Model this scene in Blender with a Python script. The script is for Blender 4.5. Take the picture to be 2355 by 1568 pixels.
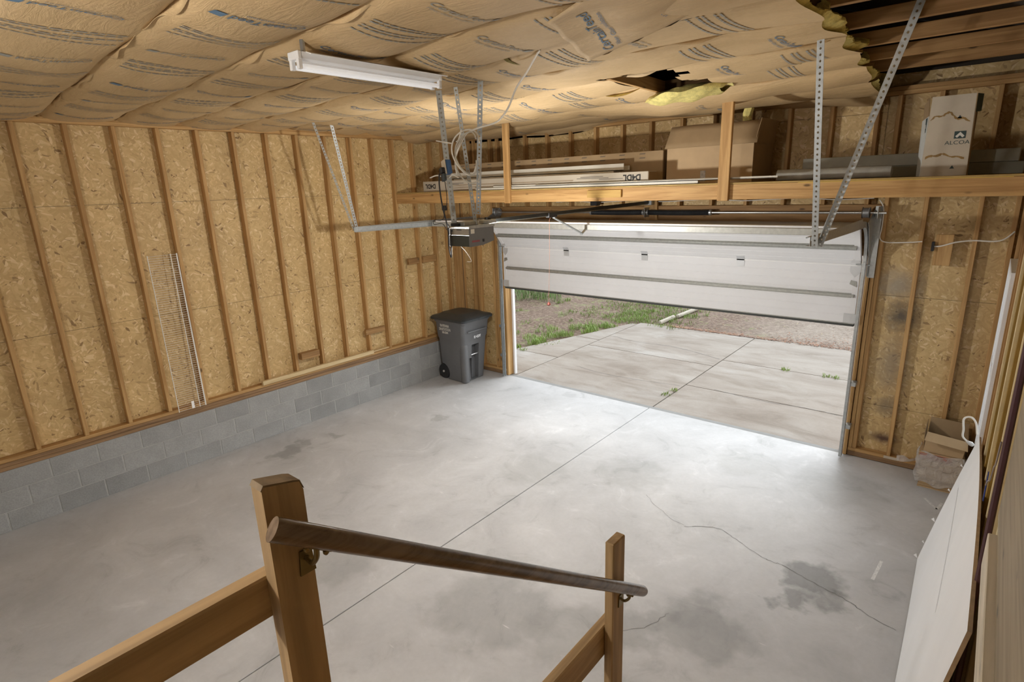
import bpy, bmesh, math, random
from mathutils import Vector, Matrix
for o in list(bpy.data.objects): bpy.data.objects.remove(o)
rnd = random.Random(7)
SC = bpy.context.scene
COL = SC.collection
# ---------------------------------------------------------------- camera
CAM = Vector((6.9527, -5.8405, 3.0744)); YAW, PIT, ROL = 0.70359, -0.26436, -0.03514
fw = Vector((-math.sin(YAW)*math.cos(PIT), math.cos(YAW)*math.cos(PIT), math.sin(PIT)))
rt = Vector((math.cos(YAW), math.sin(YAW), 0)); up = rt.cross(fw)
cr, sr = math.cos(ROL), math.sin(ROL)
r2, u2 = rt*cr+up*sr, up*cr-rt*sr
cd = bpy.data.cameras.new('camera'); cam = bpy.data.objects.new('camera', cd); COL.objects.link(cam)
cam.matrix_world = Matrix(((r2.x,u2.x,-fw.x,CAM.x),(r2.y,u2.y,-fw.y,CAM.y),(r2.z,u2.z,-fw.z,CAM.z),(0,0,0,1)))
cd.sensor_width = 36; cd.sensor_fit = 'HORIZONTAL'; cd.lens = 36*1309.55/2355; cd.clip_start = .02; cd.clip_end = 400
SC.camera = cam
# ---------------------------------------------------------------- world, sun, exposure
W = bpy.data.worlds.new('overcast_sky'); SC.world = W; W.use_nodes = True
bg = W.node_tree.nodes['Background']; bg.inputs[0].default_value = (.86, .94, 1.0, 1); bg.inputs[1].default_value = .50
sd = bpy.data.lights.new('sun', 'SUN'); sd.energy = 2.8; sd.angle = math.radians(70); sd.color = (.95, .98, 1.0)
sun = bpy.data.objects.new('sun', sd); COL.objects.link(sun)
sun.rotation_euler = Vector((-.20, -1, -.33)).to_track_quat('-Z', 'Y').to_euler()
SC.view_settings.view_transform = 'Standard'; SC.view_settings.look = 'None'
SC.view_settings.gamma = 1; SC.view_settings.use_curve_mapping = False
SC.view_settings.exposure = 1.24
# ---------------------------------------------------------------- helpers
LOC = {}
class MB:
    def __init__(s): s.v = []; s.f = []; s.sm = False
    def add(s, v, f):
        n = len(s.v); s.v += [tuple(p) for p in v]; s.f += [tuple(i+n for i in q) for q in f]; return s
    def quad(s, a, b, c, d): return s.add([a,b,c,d], [(0,1,2,3)])
    def box(s, x0, x1, y0, y1, z0, z1, c=0.0, M=None):
        if x0 > x1: x0, x1 = x1, x0
        if y0 > y1: y0, y1 = y1, y0
        if z0 > z1: z0, z1 = z1, z0
        C = Vector(((x0+x1)/2, (y0+y1)/2, (z0+z1)/2)); h = ((x1-x0)/2, (y1-y0)/2, (z1-z0)/2)
        c = min(c, min(h)*.45)
        v = []; f = []
        if c <= 0:
            for a in (-1,1):
                for b in (-1,1):
                    for d in (-1,1): v.append((a*h[0], b*h[1], d*h[2]))
            f = [(0,1,3,2),(4,6,7,5),(0,4,5,1),(2,3,7,6),(0,2,6,4),(1,5,7,3)]
        else:
            S = [(a,b,d) for a in (-1,1) for b in (-1,1) for d in (-1,1)]; ix = {}
            for sg in S:
                for k in range(3):
                    ix[sg,k] = len(v); v.append(tuple(sg[i]*(h[i] if i == k else h[i]-c) for i in range(3)))
            for k in range(3):
                i, j = (k+1)%3, (k+2)%3
                for e in (-1,1):
                    q = []
                    for p, r in ((-1,-1),(1,-1),(1,1),(-1,1)):
                        g = [0,0,0]; g[k] = e; g[i] = p; g[j] = r; q.append(ix[tuple(g),k])
                    f.append(tuple(q if e > 0 else q[::-1]))
                for p in (-1,1):
                    for r in (-1,1):
                        g = [0,0,0]; g[i] = p; g[j] = r; g[k] = -1; A = tuple(g); g[k] = 1; B = tuple(g)
                        q = (ix[A,i], ix[B,i], ix[B,j], ix[A,j])
                        f.append(q if p*r < 0 else q[::-1])
            for sg in S:
                q = (ix[sg,0], ix[sg,1], ix[sg,2]); f.append(q if sg[0]*sg[1]*sg[2] > 0 else q[::-1])
        if M is not None: v = [M @ (Vector(p)+C) for p in v]
        else: v = [Vector(p)+C for p in v]
        return s.add(v, f)
    def bar(s, p, q, w, h, c=0.0, roll=0.0, upv=(0,0,1)):
        p, q = Vector(p), Vector(q); d = q-p; L = d.length; z = d.normalized(); u = Vector(upv)
        if abs(z.dot(u)) > .98: u = Vector((0,1,0))
        x = u.cross(z).normalized(); y = z.cross(x)
        M = Matrix(((x.x,y.x,z.x,p.x),(x.y,y.y,z.y,p.y),(x.z,y.z,z.z,p.z),(0,0,0,1))) @ Matrix.Rotation(roll, 4, 'Z')
        return s.box(-w/2, w/2, -h/2, h/2, 0, L, c, M)
    def tube(s, pts, r, n=8, cap=True, closed=False):
        pts = [Vector(p) for p in pts]; N = len(pts); rr = r if isinstance(r, (list, tuple)) else [r]*N
        v = []; f = []; X = None
        for i, p in enumerate(pts):
            a = pts[i-1] if (i > 0 or closed) else p; b = pts[(i+1)%N] if (i < N-1 or closed) else p
            t = (b-a)
            t = t.normalized() if t.length > 1e-9 else Vector((0,0,1))
            if X is None: X = t.orthogonal().normalized()
            else:
                X = X-t*X.dot(t); X = X.normalized() if X.length > 1e-6 else t.orthogonal().normalized()
            Y = t.cross(X)
            for k in range(n):
                an = 2*math.pi*k/n; v.append(p+(X*math.cos(an)+Y*math.sin(an))*rr[i])
        for i in range(N if closed else N-1):
            for k in range(n):
                a = i*n+k; b = i*n+(k+1)%n; j = (i+1)%N; f.append((a, b, j*n+(k+1)%n, j*n+k))
        if cap and not closed: f.append(tuple(range(n))[::-1]); f.append(tuple((N-1)*n+k for k in range(n)))
        s.sm = True
        return s.add(v, f)
    def cyl(s, p, q, r, n=16, r1=None): return s.tube([p, q], [r, r if r1 is None else r1], n)
    def prism(s, poly, a0, a1, axis='y'):
        n = len(poly); v = []
        for a in (a0, a1):
            for (u, w) in poly: v.append({'x':(a,u,w),'y':(u,a,w),'z':(u,w,a)}[axis])
        f = [tuple(range(n)), tuple(range(2*n-1, n-1, -1))]
        for i in range(n): f.append((i, i+n, (i+1)%n+n, (i+1)%n)) 
        return s.add(v, f)
    def grid(s, nu, nv, fn, skip=None):
        v = [fn(i/nu, j/nv) for i in range(nu+1) for j in range(nv+1)]; f = []
        for i in range(nu):
            for j in range(nv):
                if skip and skip((i+.5)/nu, (j+.5)/nv): continue
                a = i*(nv+1)+j; f.append((a, a+nv+1, a+nv+2, a+1))
        s.sm = True
        return s.add(v, f)
    def mesh(s, name, loc=(0,0,0)):
        m = bpy.data.meshes.new(name); L = Vector(loc)
        m.from_pydata([tuple(Vector(p)-L) for p in s.v], [], s.f)
        b = bmesh.new(); b.from_mesh(m); bmesh.ops.recalc_face_normals(b, faces=b.faces); b.to_mesh(m); b.free()
        if s.sm:
            m.shade_smooth(); m.set_sharp_from_angle(angle=math.radians(38))
        return m
    def build(s, name, mat, par=None, kind=None, label=None, solid=0):
        if par is None:
            xs = [p[0] for p in s.v]; ys = [p[1] for p in s.v]; zs = [p[2] for p in s.v]
            L = Vector(((min(xs)+max(xs))/2, (min(ys)+max(ys))/2, min(zs)))
        else: L = Vector(LOC[par.name])
        o = bpy.data.objects.new(name, s.mesh(name, L)); COL.objects.link(o)
        if mat: o.data.materials.append(mat)
        if par is not None: o.parent = par; LOC[o.name] = L
        else: o.location = L; LOC[o.name] = L
        if kind: o['kind'] = kind
        if label: o['label'] = label
        if solid:
            md = o.modifiers.new('thickness', 'SOLIDIFY'); md.thickness = solid; md.offset = 0
        return o
def tag(o, label, cat, group=None):
    o['label'] = label; o['category'] = cat
    if group: o['group'] = group
    return o
def thing(name, label, cat, loc=(0,0,0), group=None):
    o = bpy.data.objects.new(name, None); COL.objects.link(o); o.location = loc; o.empty_display_size = .1
    LOC[o.name] = Vector(loc); return tag(o, label, cat, group)
def struct(name):
    o = bpy.data.objects.new(name, None); COL.objects.link(o); o['kind'] = 'structure'; o.empty_display_size = .1
    LOC[o.name] = Vector((0,0,0)); return o
def inst(name, src, par, loc):          # copy that shares mesh data, loc relative to parent
    o = src.copy(); COL.objects.link(o); o.name = name; o.parent = par; o.location = loc; return o
def spline(P, n=8, closed=False):
    P = [Vector(p) for p in P]; out = []; N = len(P)
    for i in range(N if closed else N-1):
        if closed: a, b, c, d = P[i-1], P[i], P[(i+1)%N], P[(i+2)%N]
        else: a, b, c, d = P[max(i-1,0)], P[i], P[i+1], P[min(i+2,N-1)]
        for k in range(n):
            t = k/n; out.append(.5*((2*b)+(c-a)*t+(2*a-5*b+4*c-d)*t*t+(3*b-a-3*c+d)*t**3))
    if not closed: out.append(P[-1])
    return out
_tc = {}
def text2d(txt, size=1.0, bold=0.0, shear=0.0, sub=0):
    k = (txt, size, bold, shear)
    if k in _tc: return _tc[k]
    c = bpy.data.curves.new('t', 'FONT'); c.body = txt; c.size = size; c.align_x = 'CENTER'; c.offset = bold; c.shear = shear
    c.resolution_u = 3
    o = bpy.data.objects.new('t', c); COL.objects.link(o)
    dg = bpy.context.evaluated_depsgraph_get(); m = o.evaluated_get(dg).to_mesh()
    v = [(p.co.x, p.co.y) for p in m.vertices]; f = [tuple(p.vertices) for p in m.polygons]
    bpy.data.objects.remove(o); bpy.data.curves.remove(c)
    _tc[k] = (v, f); return v, f
def put_text(mb, txt, size, fn, bold=0.0, shear=0.0):
    v, f = text2d(txt, size, bold, shear); return mb.add([fn(*p) for p in v], f)
# ---------------------------------------------------------------- materials
def nodes(name):
    m = bpy.data.materials.new(name); m.use_nodes = True; nt = m.node_tree; b = nt.nodes['Principled BSDF']
    return m, nt, b
def N(nt, t, **k):
    n = nt.nodes.new(t)
    for a, v in k.items(): setattr(n, a, v)
    return n
def coords(nt, scale=(1,1,1), rnd_off=True, rot=(0,0,0)):
    tc = N(nt, 'ShaderNodeTexCoord'); mp = N(nt, 'ShaderNodeMapping'); mp.inputs['Scale'].default_value = scale; mp.inputs['Rotation'].default_value = rot
    if rnd_off:
        oi = N(nt, 'ShaderNodeObjectInfo'); ad = N(nt, 'ShaderNodeVectorMath', operation='MULTIPLY_ADD')
        nt.links.new(oi.outputs['Random'], ad.inputs[0]); ad.inputs[1].default_value = (37,23,51); nt.links.new(tc.outputs['Object'], ad.inputs[2])
        nt.links.new(ad.outputs[0], mp.inputs[0])
    else: nt.links.new(tc.outputs['Object'], mp.inputs[0])
    return mp.outputs[0]
def noise(nt, vec, scale, detail=4, rough=.55, dist=0):
    n = N(nt, 'ShaderNodeTexNoise'); n.inputs['Scale'].default_value = scale; n.inputs['Detail'].default_value = detail
    n.inputs['Roughness'].default_value = rough; n.inputs['Distortion'].default_value = dist; nt.links.new(vec, n.inputs['Vector']); return n.outputs['Fac']
def ramp(nt, fac, stops, interp='LINEAR'):
    r = N(nt, 'ShaderNodeValToRGB'); e = r.color_ramp.elements; r.color_ramp.interpolation = interp
    while len(e) < len(stops): e.new(.5)
    for i, (p, c) in enumerate(stops):
        e[i].position = p; e[i].color = (c, c, c, 1) if isinstance(c, (int, float)) else (*c, 1)
    nt.links.new(fac, r.inputs[0]); return r.outputs[0]
def mix(nt, fac, a, b, mode='MIX'):
    m = N(nt, 'ShaderNodeMix', data_type='RGBA', blend_type=mode)
    for s, x in ((0, fac), (6, a), (7, b)):
        if hasattr(x, 'node'): nt.links.new(x, m.inputs[s])
        elif s == 0: m.inputs[0].default_value = x
        else: m.inputs[s].default_value = (*x, 1)
    return m.outputs[2]
def bump(nt, b, h, strength=.3, dist=.01):
    n = N(nt, 'ShaderNodeBump'); n.inputs['Strength'].default_value = strength; n.inputs['Distance'].default_value = dist
    nt.links.new(h, n.inputs['Height']); nt.links.new(n.outputs[0], b.inputs['Normal'])
def sc(c, k): return tuple(min(1, x*k) for x in c)
def plain(name, col, rough=.6, metal=0.0, var=.08, scale=8, bmp=0.0, spec=.5):
    m, nt, b = nodes(name); v = coords(nt); f = noise(nt, v, scale, 5)
    c = ramp(nt, f, [(.3, sc(col, 1-var)), (.7, sc(col, 1+var))]); nt.links.new(c, b.inputs['Base Color'])
    b.inputs['Roughness'].default_value = rough; b.inputs['Metallic'].default_value = metal; b.inputs['Specular IOR Level'].default_value = spec
    if bmp: bump(nt, b, noise(nt, v, scale*6, 5), bmp, .004)
    return m
def wood(name, c0, c1, axis, rough=.7, knots=True):
    m, nt, b = nodes(name); s = [26, 26, 26]; s['xyz'.index(axis)] = 1.3
    v = coords(nt, tuple(s)); g = noise(nt, v, 1.0, 6, .6, .6)
    c = ramp(nt, g, [(.25, sc(c0, .8)), (.42, c0), (.6, c1), (.8, sc(c1, 1.06))])
    oi = N(nt, 'ShaderNodeObjectInfo'); t = ramp(nt, oi.outputs['Random'], [(0, (.84,.82,.79)), (1, (1.0,1.0,1.0))])
    c = mix(nt, 1.0, c, t, 'MULTIPLY')
    if knots:
        s2 = [6.5, 6.5, 6.5]; s2['xyz'.index(axis)] = 2.6
        vo = N(nt, 'ShaderNodeTexVoronoi'); vo.inputs['Scale'].default_value = 1; nt.links.new(coords(nt, tuple(s2)), vo.inputs['Vector'])
        k = ramp(nt, vo.outputs['Distance'], [(.045, 1.0), (.10, 0.0)])
        c = mix(nt, k, c, sc(c0, .38))
    nt.links.new(c, b.inputs['Base Color']); b.inputs['Roughness'].default_value = rough
    bump(nt, b, g, .15, .004); return m
def osb(name, normal, tint=1.0):
    m, nt, b = nodes(name); tc = N(nt, 'ShaderNodeTexCoord'); sx = N(nt, 'ShaderNodeSeparateXYZ'); nt.links.new(tc.outputs['Object'], sx.inputs[0])
    cb = N(nt, 'ShaderNodeCombineXYZ'); nt.links.new(sx.outputs['Y' if normal == 'x' else 'X'], cb.inputs[0]); nt.links.new(sx.outputs['Z'], cb.inputs[1])
    base = cb.outputs[0]; layers = []
    wob = N(nt, 'ShaderNodeTexNoise'); wob.inputs['Scale'].default_value = 5; nt.links.new(base, wob.inputs['Vector'])
    wv = N(nt, 'ShaderNodeVectorMath', operation='MULTIPLY_ADD'); nt.links.new(wob.outputs['Color'], wv.inputs[0]); wv.inputs[1].default_value = (.12,.12,0); nt.links.new(base, wv.inputs[2])
    for ang, s in ((.35, (19, 58, 1)), (1.25, (17, 52, 1)), (-.75, (22, 66, 1))):
        r = N(nt, 'ShaderNodeVectorRotate', rotation_type='Z_AXIS'); r.inputs['Angle'].default_value = ang; nt.links.new(wv.outputs[0], r.inputs[0])
        mp = N(nt, 'ShaderNodeVectorMath', operation='MULTIPLY'); nt.links.new(r.outputs[0], mp.inputs[0]); mp.inputs[1].default_value = s
        vo = N(nt, 'ShaderNodeTexVoronoi', voronoi_dimensions='2D'); vo.inputs['Scale'].default_value = 1; nt.links.new(mp.outputs[0], vo.inputs['Vector'])
        sp = N(nt, 'ShaderNodeSeparateColor'); nt.links.new(vo.outputs['Color'], sp.inputs[0]); layers.append((sp.outputs[0], sp.outputs[1]))
    sel = ramp(nt, layers[0][1], [(0, 0.0), (.5, 1.0)], 'CONSTANT'); sel2 = ramp(nt, layers[1][1], [(0, 0.0), (.62, 1.0)], 'CONSTANT')
    a = mix(nt, sel, layers[0][0], layers[1][0]); a = mix(nt, sel2, a, layers[2][0])
    k = tint
    c = ramp(nt, a, [(0.0, sc((.26,.155,.06), k)), (.014, sc((.40,.265,.115), k)), (.06, sc((.56,.385,.17), k)), (.45, sc((.61,.43,.20), k)), (.86, sc((.68,.495,.24), k)), (1, sc((.80,.63,.37), k))])
    big = noise(nt, base, 2.2, 3); c = mix(nt, 1.0, c, ramp(nt, big, [(.3, (.86,.84,.80)), (.7, (1.04,1.03,1.0))]), 'MULTIPLY')
    nt.links.new(c, b.inputs['Base Color']); b.inputs['Roughness'].default_value = .62; bump(nt, b, a, .12, .003)
    return m, nt, b, c, base
def emis(name, col, s):
    m, nt, b = nodes(name); b.inputs['Base Color'].default_value = (*col, 1); b.inputs['Emission Color'].default_value = (*col, 1); b.inputs['Emission Strength'].default_value = s; return m
PINE0, PINE1 = (.42, .235, .082), (.57, .35, .14)
WX, WY, WZ = (wood('pine_'+a, PINE0, PINE1, a) for a in 'xyz')
DX, DY, DZ = (wood('aged_pine_'+a, (.29,.155,.052), (.41,.235,.088), a) for a in 'xyz')
PALE = wood('fresh_pine_y', (.66,.50,.27), (.78,.63,.38), 'y', knots=False)
TREATED_Y = wood('treated_lumber_y', (.23,.135,.065), (.34,.205,.10), 'y', knots=False); TREATED_X = wood('treated_lumber_x', (.23,.135,.065), (.34,.205,.10), 'x', knots=False)
OSBX = osb('osb_side', 'x')[0]; OSBY = osb('osb_front', 'y')[0]
GALV = plain('galvanized_steel', (.46,.48,.48), .42, .75, .12, 30); GALVD = plain('dull_galvanized_steel', (.40,.40,.37), .5, .6, .12, 30)
WHITE = plain('white_door_paint', (.80,.80,.81), .5, 0, .02, 4); WHITEG = plain('white_enamel', (.88,.88,.88), .25, 0, .02)
BLACK = plain('black_plastic', (.018,.018,.02), .5, 0, .1); DGREY = plain('charcoal_plastic', (.13,.133,.138), .45, 0, .06, 6)
CARD = plain('brown_cardboard', (.47,.335,.19), .8, 0, .06, 6); CARDD = plain('dark_brown_cardboard', (.34,.235,.125), .85, 0, .08, 6); CARDW = plain('white_cardboard', (.68,.62,.52), .8, 0, .05, 5)  # CARDD is a darker brown, used on box sides, backs and flaps
YELLOW = plain('yellow_fiberglass', (.72,.62,.22), .95, 0, .22, 22, 1.0)
INK = plain('blue_ink', (.11,.19,.28), .8, 0, .15, 20); INKF = plain('faded_blue_ink', (.31,.31,.28), .85, 0, .15, 20)
INKK = plain('black_ink', (.02,.02,.02), .8, 0, .1); WPRINT = plain('white_print', (.8,.78,.72), .7, 0, .05)
ROMEX = plain('white_cable_jacket', (.78,.74,.66), .5, 0, .04); GROMEX = plain('grey_cable_jacket', (.50,.47,.40), .5, 0, .06)
DARK = plain('dark_gap', (.03,.022,.012), .95, 0, .1)
# ---------------------------------------------------------------- structure materials
def concrete_floor():
    m, nt, b = nodes('troweled_concrete'); v = coords(nt, rnd_off=False)
    n1 = noise(nt, v, .55, 4, .6, .4); n2 = noise(nt, v, 2.2, 7, .68, 1.2); n3 = noise(nt, v, 26, 4, .6)
    c = ramp(nt, n1, [(.30, (.43,.43,.432)), (.5, (.525,.525,.528)), (.68, (.61,.61,.613))])
    c = mix(nt, .85, c, ramp(nt, n2, [(.28, (.70,.70,.695)), (.43, (.93,.93,.925)), (.60, (1.0,1.0,1.0)), (.72, (1.18,1.18,1.18))]), 'MULTIPLY')
    c = mix(nt, .5, c, ramp(nt, n3, [(.3, (.93,.93,.93)), (.7, (1.05,1.05,1.05))]), 'MULTIPLY')
    tc = N(nt, 'ShaderNodeTexCoord')
    wn = N(nt, 'ShaderNodeTexNoise'); wn.inputs['Scale'].default_value = 5; wn.inputs['Detail'].default_value = 6; nt.links.new(tc.outputs['Object'], wn.inputs['Vector'])
    wp = N(nt, 'ShaderNodeVectorMath', operation='MULTIPLY_ADD'); nt.links.new(wn.outputs['Color'], wp.inputs[0]); wp.inputs[1].default_value = (.55,.55,0); nt.links.new(tc.outputs['Object'], wp.inputs[2])
    for (x, y, r, k) in ((6.25,-1.42,.20,.55),(6.20,-1.78,.13,.6),(6.40,-1.60,.12,.7),(5.75,-2.45,.30,.74),(5.35,-2.75,.22,.74),(3.36,-1.29,.36,.86),(4.28,-.72,.34,.86),(4.45,-3.2,.42,.76),(5.05,-3.05,.3,.8),(.62,-2.75,.16,.70),(.55,-2.45,.13,.72),(.72,-2.1,.1,.76),(5.2,.2,.32,.9),(6.1,.25,.4,.86),(3.0,-3.6,.3,.82),(1.36,-.88,.12,.8)):
        ds = N(nt, 'ShaderNodeVectorMath', operation='DISTANCE'); nt.links.new(wp.outputs[0], ds.inputs[0]); ds.inputs[1].default_value = (x+.275, y+.275, 0)
        k2 = ramp(nt, ds.outputs['Value'], [(r*.75, (k,k,k*.985)), (min(1, r*1.25), (1.0,1.0,1.0))])
        c = mix(nt, 1.0, c, k2, 'MULTIPLY')
    scr = N(nt, 'ShaderNodeTexVoronoi'); scr.inputs['Scale'].default_value = 1; nt.links.new(coords(nt, (1.2, 7, 1), False, (0,0,.7)), scr.inputs['Vector'])
    c = mix(nt, ramp(nt, scr.outputs['Distance'], [(.02, .55), (.05, 0.0)]), c, (.78,.78,.77))
    nt.links.new(c, b.inputs['Base Color']); b.inputs['Roughness'].default_value = .58; b.inputs['Specular IOR Level'].default_value = .35
    bump(nt, b, n2, .08, .01); return m
FLOORM = concrete_floor()
def cmu():
    m, nt, b = nodes('concrete_block'); v = coords(nt); n = noise(nt, v, 70, 4, .6); n1 = noise(nt, v, 3, 3)
    c = ramp(nt, n1, [(.3, (.275,.277,.272)), (.7, (.345,.347,.342))]); c = mix(nt, .6, c, ramp(nt, n, [(.35, (.84,.84,.84)), (.65, (1.12,1.12,1.12))]), 'MULTIPLY')
    oi = N(nt, 'ShaderNodeObjectInfo'); c = mix(nt, 1.0, c, ramp(nt, oi.outputs['Random'], [(0, (.86,.86,.86)), (1, (1.08,1.08,1.07))]), 'MULTIPLY')
    nt.links.new(c, b.inputs['Base Color']); b.inputs['Roughness'].default_value = .9; bump(nt, b, n, .6, .003); return m
CMU = cmu(); MORTAR = plain('mortar', (.37,.367,.355), .95, 0, .12, 12, .4)
def driveway_mat():
    m, nt, b = nodes('weathered_driveway_concrete'); v = coords(nt); n1 = noise(nt, v, .7, 5, .6, .6); n2 = noise(nt, v, 40, 3)
    n3 = noise(nt, coords(nt, (1,3,1)), .9, 6, .65, .8)
    c = ramp(nt, n1, [(.32, (.25,.205,.165)), (.55, (.32,.28,.24)), (.72, (.375,.345,.315))])
    c = mix(nt, .8, c, ramp(nt, n3, [(.32, (.66,.60,.53)), (.5, (.98,.97,.96)), (.72, (1.16,1.17,1.18))]), 'MULTIPLY')
    c = mix(nt, .5, c, ramp(nt, n2, [(.3, (.9,.9,.9)), (.7, (1.06,1.06,1.06))]), 'MULTIPLY')
    nt.links.new(c, b.inputs['Base Color']); b.inputs['Roughness'].default_value = .8; bump(nt, b, n2, .2, .004); return m
DRIVE = driveway_mat()
def dirt_mat():
    m, nt, b = nodes('bare_earth_and_grass'); v = coords(nt, rnd_off=False); n1 = noise(nt, v, .8, 6, .65, .5); n2 = noise(nt, v, 14, 6, .7); n3 = noise(nt, v, 55, 3, .6)
    c = ramp(nt, n2, [(.28, (.085,.05,.034)), (.5, (.185,.12,.083)), (.72, (.36,.28,.21))])
    tc = N(nt, 'ShaderNodeTexCoord'); sx = N(nt, 'ShaderNodeSeparateXYZ'); nt.links.new(tc.outputs['Object'], sx.inputs[0])
    sandy = ramp(nt, sx.outputs['X'], [(.22, 0.0), (.42, 1.0)])   # lighter sandy gravel beyond the driveway end
    mr = N(nt, 'ShaderNodeMapRange'); mr.inputs[1].default_value = 1.6; mr.inputs[2].default_value = 3.2; nt.links.new(sx.outputs['X'], mr.inputs[0])
    c = mix(nt, mr.outputs[0], c, ramp(nt, n2, [(.28, (.20,.15,.115)), (.5, (.31,.25,.20)), (.72, (.42,.36,.30))]))
    g = ramp(nt, noise(nt, v, 2.6, 7, .7, .6), [(.54, 0.0), (.66, .7)]); gi = mix(nt, mr.outputs[0], g, (0,0,0))
    c = mix(nt, gi, c, ramp(nt, n3, [(.3, (.14,.19,.05)), (.7, (.33,.36,.14))]))
    c = mix(nt, .6, c, ramp(nt, n3, [(.25, (.45,.43,.40)), (.5, (1.0,1.0,1.0)), (.75, (1.35,1.3,1.25))]), 'MULTIPLY')
    nt.links.new(c, b.inputs['Base Color']); b.inputs['Roughness'].default_value = .95; bump(nt, b, n2, .8, .03); return m
DIRT = dirt_mat()
def kraft_mat():
    m, nt, b = nodes('kraft_paper_facing'); v = coords(nt, rnd_off=False); n1 = noise(nt, coords(nt, (1,3,1), False), 1.0, 5, .6, .8); n2 = noise(nt, v, 45, 3)
    wr = noise(nt, coords(nt, (3, 14, 3), False, (0,0,.25)), 1.4, 5, .62, 1.5)
    c = ramp(nt, n1, [(.3, (.51,.355,.178)), (.6, (.595,.425,.226)), (.8, (.645,.475,.27))]); c = mix(nt, .4, c, ramp(nt, n2, [(.3, (.92,.92,.92)), (.7, (1.06,1.06,1.06))]), 'MULTIPLY')
    nt.links.new(c, b.inputs['Base Color']); b.inputs['Roughness'].default_value = .68; bump(nt, b, wr, .35, .02); return m
KRAFT = kraft_mat()
# ---------------------------------------------------------------- floor
FX = 3.555
floor = struct('floor')
sub = MB().box(-.3, 7.3, -6.9, 1.2, -.25, -.03).build('footing', plain('dark_joint', (.10,.10,.10), .9), floor)
MB().box(-.05, FX-.004, -6.9, 1.10, -.03, 0, .004).build('floor_slab', FLOORM, floor)
MB().box(FX+.004, 7.25, -6.9, 1.10, -.03, 0, .004).build('floor_slab', FLOORM, floor)
def crack(pts, w, par, z=.0012, amp=.02):
    P = spline([(x, y, z) for x, y in pts], 7); mb = MB(); L = []
    for p in P: L.append(p+Vector((rnd.uniform(-amp,amp), rnd.uniform(-amp,amp), 0))*.5)
    for a, b in zip(L, L[1:]):
        d = (b-a).normalized(); n = Vector((-d.y, d.x, 0)); k = w*rnd.uniform(.5, 1.3)
        mb.quad(a-n*k, b-n*k, b+n*k, a+n*k)
    return mb.build('crack', CRACK, par)
CRACK = plain('crack_shadow', (.17,.17,.165), .95)
crack([(5.14,-1.334),(5.389,-1.191),(5.612,-1.271),(5.864,-1.384),(6.002,-1.386),(6.215,-1.459),(6.437,-1.507),(6.622,-1.595),(6.815,-1.657)], .0025, floor)
crack([(5.14,-1.334),(4.9,-1.25),(4.6,-1.05)], .0012, floor)
crack([(5.5,-2.45),(5.42,-2.7),(5.2,-2.9)], .0015, floor)
chalk = MB()
for a, b in (((6.79,.50),(6.90,.33)),((6.90,.33),(6.93,.48)),((6.62,-.85),(6.60,-1.15))):
    d = Vector((b[0]-a[0], b[1]-a[1], 0)).normalized(); n = Vector((-d.y, d.x, 0))*.012
    chalk.quad(Vector((*a,.001))-n, Vector((*b,.001))-n, Vector((*b,.001))+n, Vector((*a,.001))+n)
chalk.build('chalk_mark', plain('chalk', (.66,.66,.65), .9, 0, .2, 60), floor)
# ---------------------------------------------------------------- driveway and ground
drive = struct('driveway')
def slab(poly, top=-.022, th=.1): MB().prism(poly, top-th, top, 'z').build('driveway_slab', DRIVE, drive)
g = .009
for (x0, x1) in ((1.02, 3.555), (3.555, 8.2)):
    ys = (1.185, 3.5, 5.72) if x0 < 2 else (1.185, 2.35, 3.92, 5.72)
    for a, b in zip(ys, ys[1:]): slab([(x0+g, a+g), (x1-g, a+g), (x1-g, b-g), (x0+g, b-g)])
slab([(-.38, 1.16), (1.02-g, 1.16), (1.02-g, 2.45), (-.02, 2.45)]); slab([(0, 2.47), (1.02-g, 2.47), (1.02-g, 3.92), (.44, 3.92)]); slab([(.44, 3.94), (1.02-g, 3.94), (1.02-g, 5.55), (.88, 5.55)])
MB().box(.96, 5.99, 1.103, 1.185, -.1, -.004, .005).build('door_sill', plain('sill_concrete', (.27,.27,.262), .85, 0, .08, 10), drive)
crack([(4.0,2.38),(4.7,2.30),(5.4,2.36),(6.0,2.28)], .004, drive, -.0205); crack([(1.1,4.35),(1.7,4.2),(2.5,4.25),(3.5,3.95)], .004, drive, -.0205); crack([(1.6,2.2),(2.4,2.1),(3.5,2.25)], .003, drive, -.0205)
def gh(x, y):
    h = -.055+.03*math.sin(x*1.7+y*.6)*math.sin(y*1.3-x*.5)+.018*math.sin(x*5.1+1)*math.sin(y*4.3)
    e = .35*max(0, min(1, (-x+.1)/6))*max(0, min(1, (y-2)/6)); return h+e+.008*max(0, y-6)
ground = MB().grid(150, 120, lambda u, v: (-16+34*u, 1.28+23*v, min(gh(-16+34*u, 1.28+23*v), -.03 if (-.4 < -16+34*u < 8.3 and 1.28+23*v < 5.6) else 9)), 
    skip=lambda u, v: (1.1 < -16+34*u < 8.0 and 1.28+23*v < 5.5)).build('ground', DIRT, None, 'structure')
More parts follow.
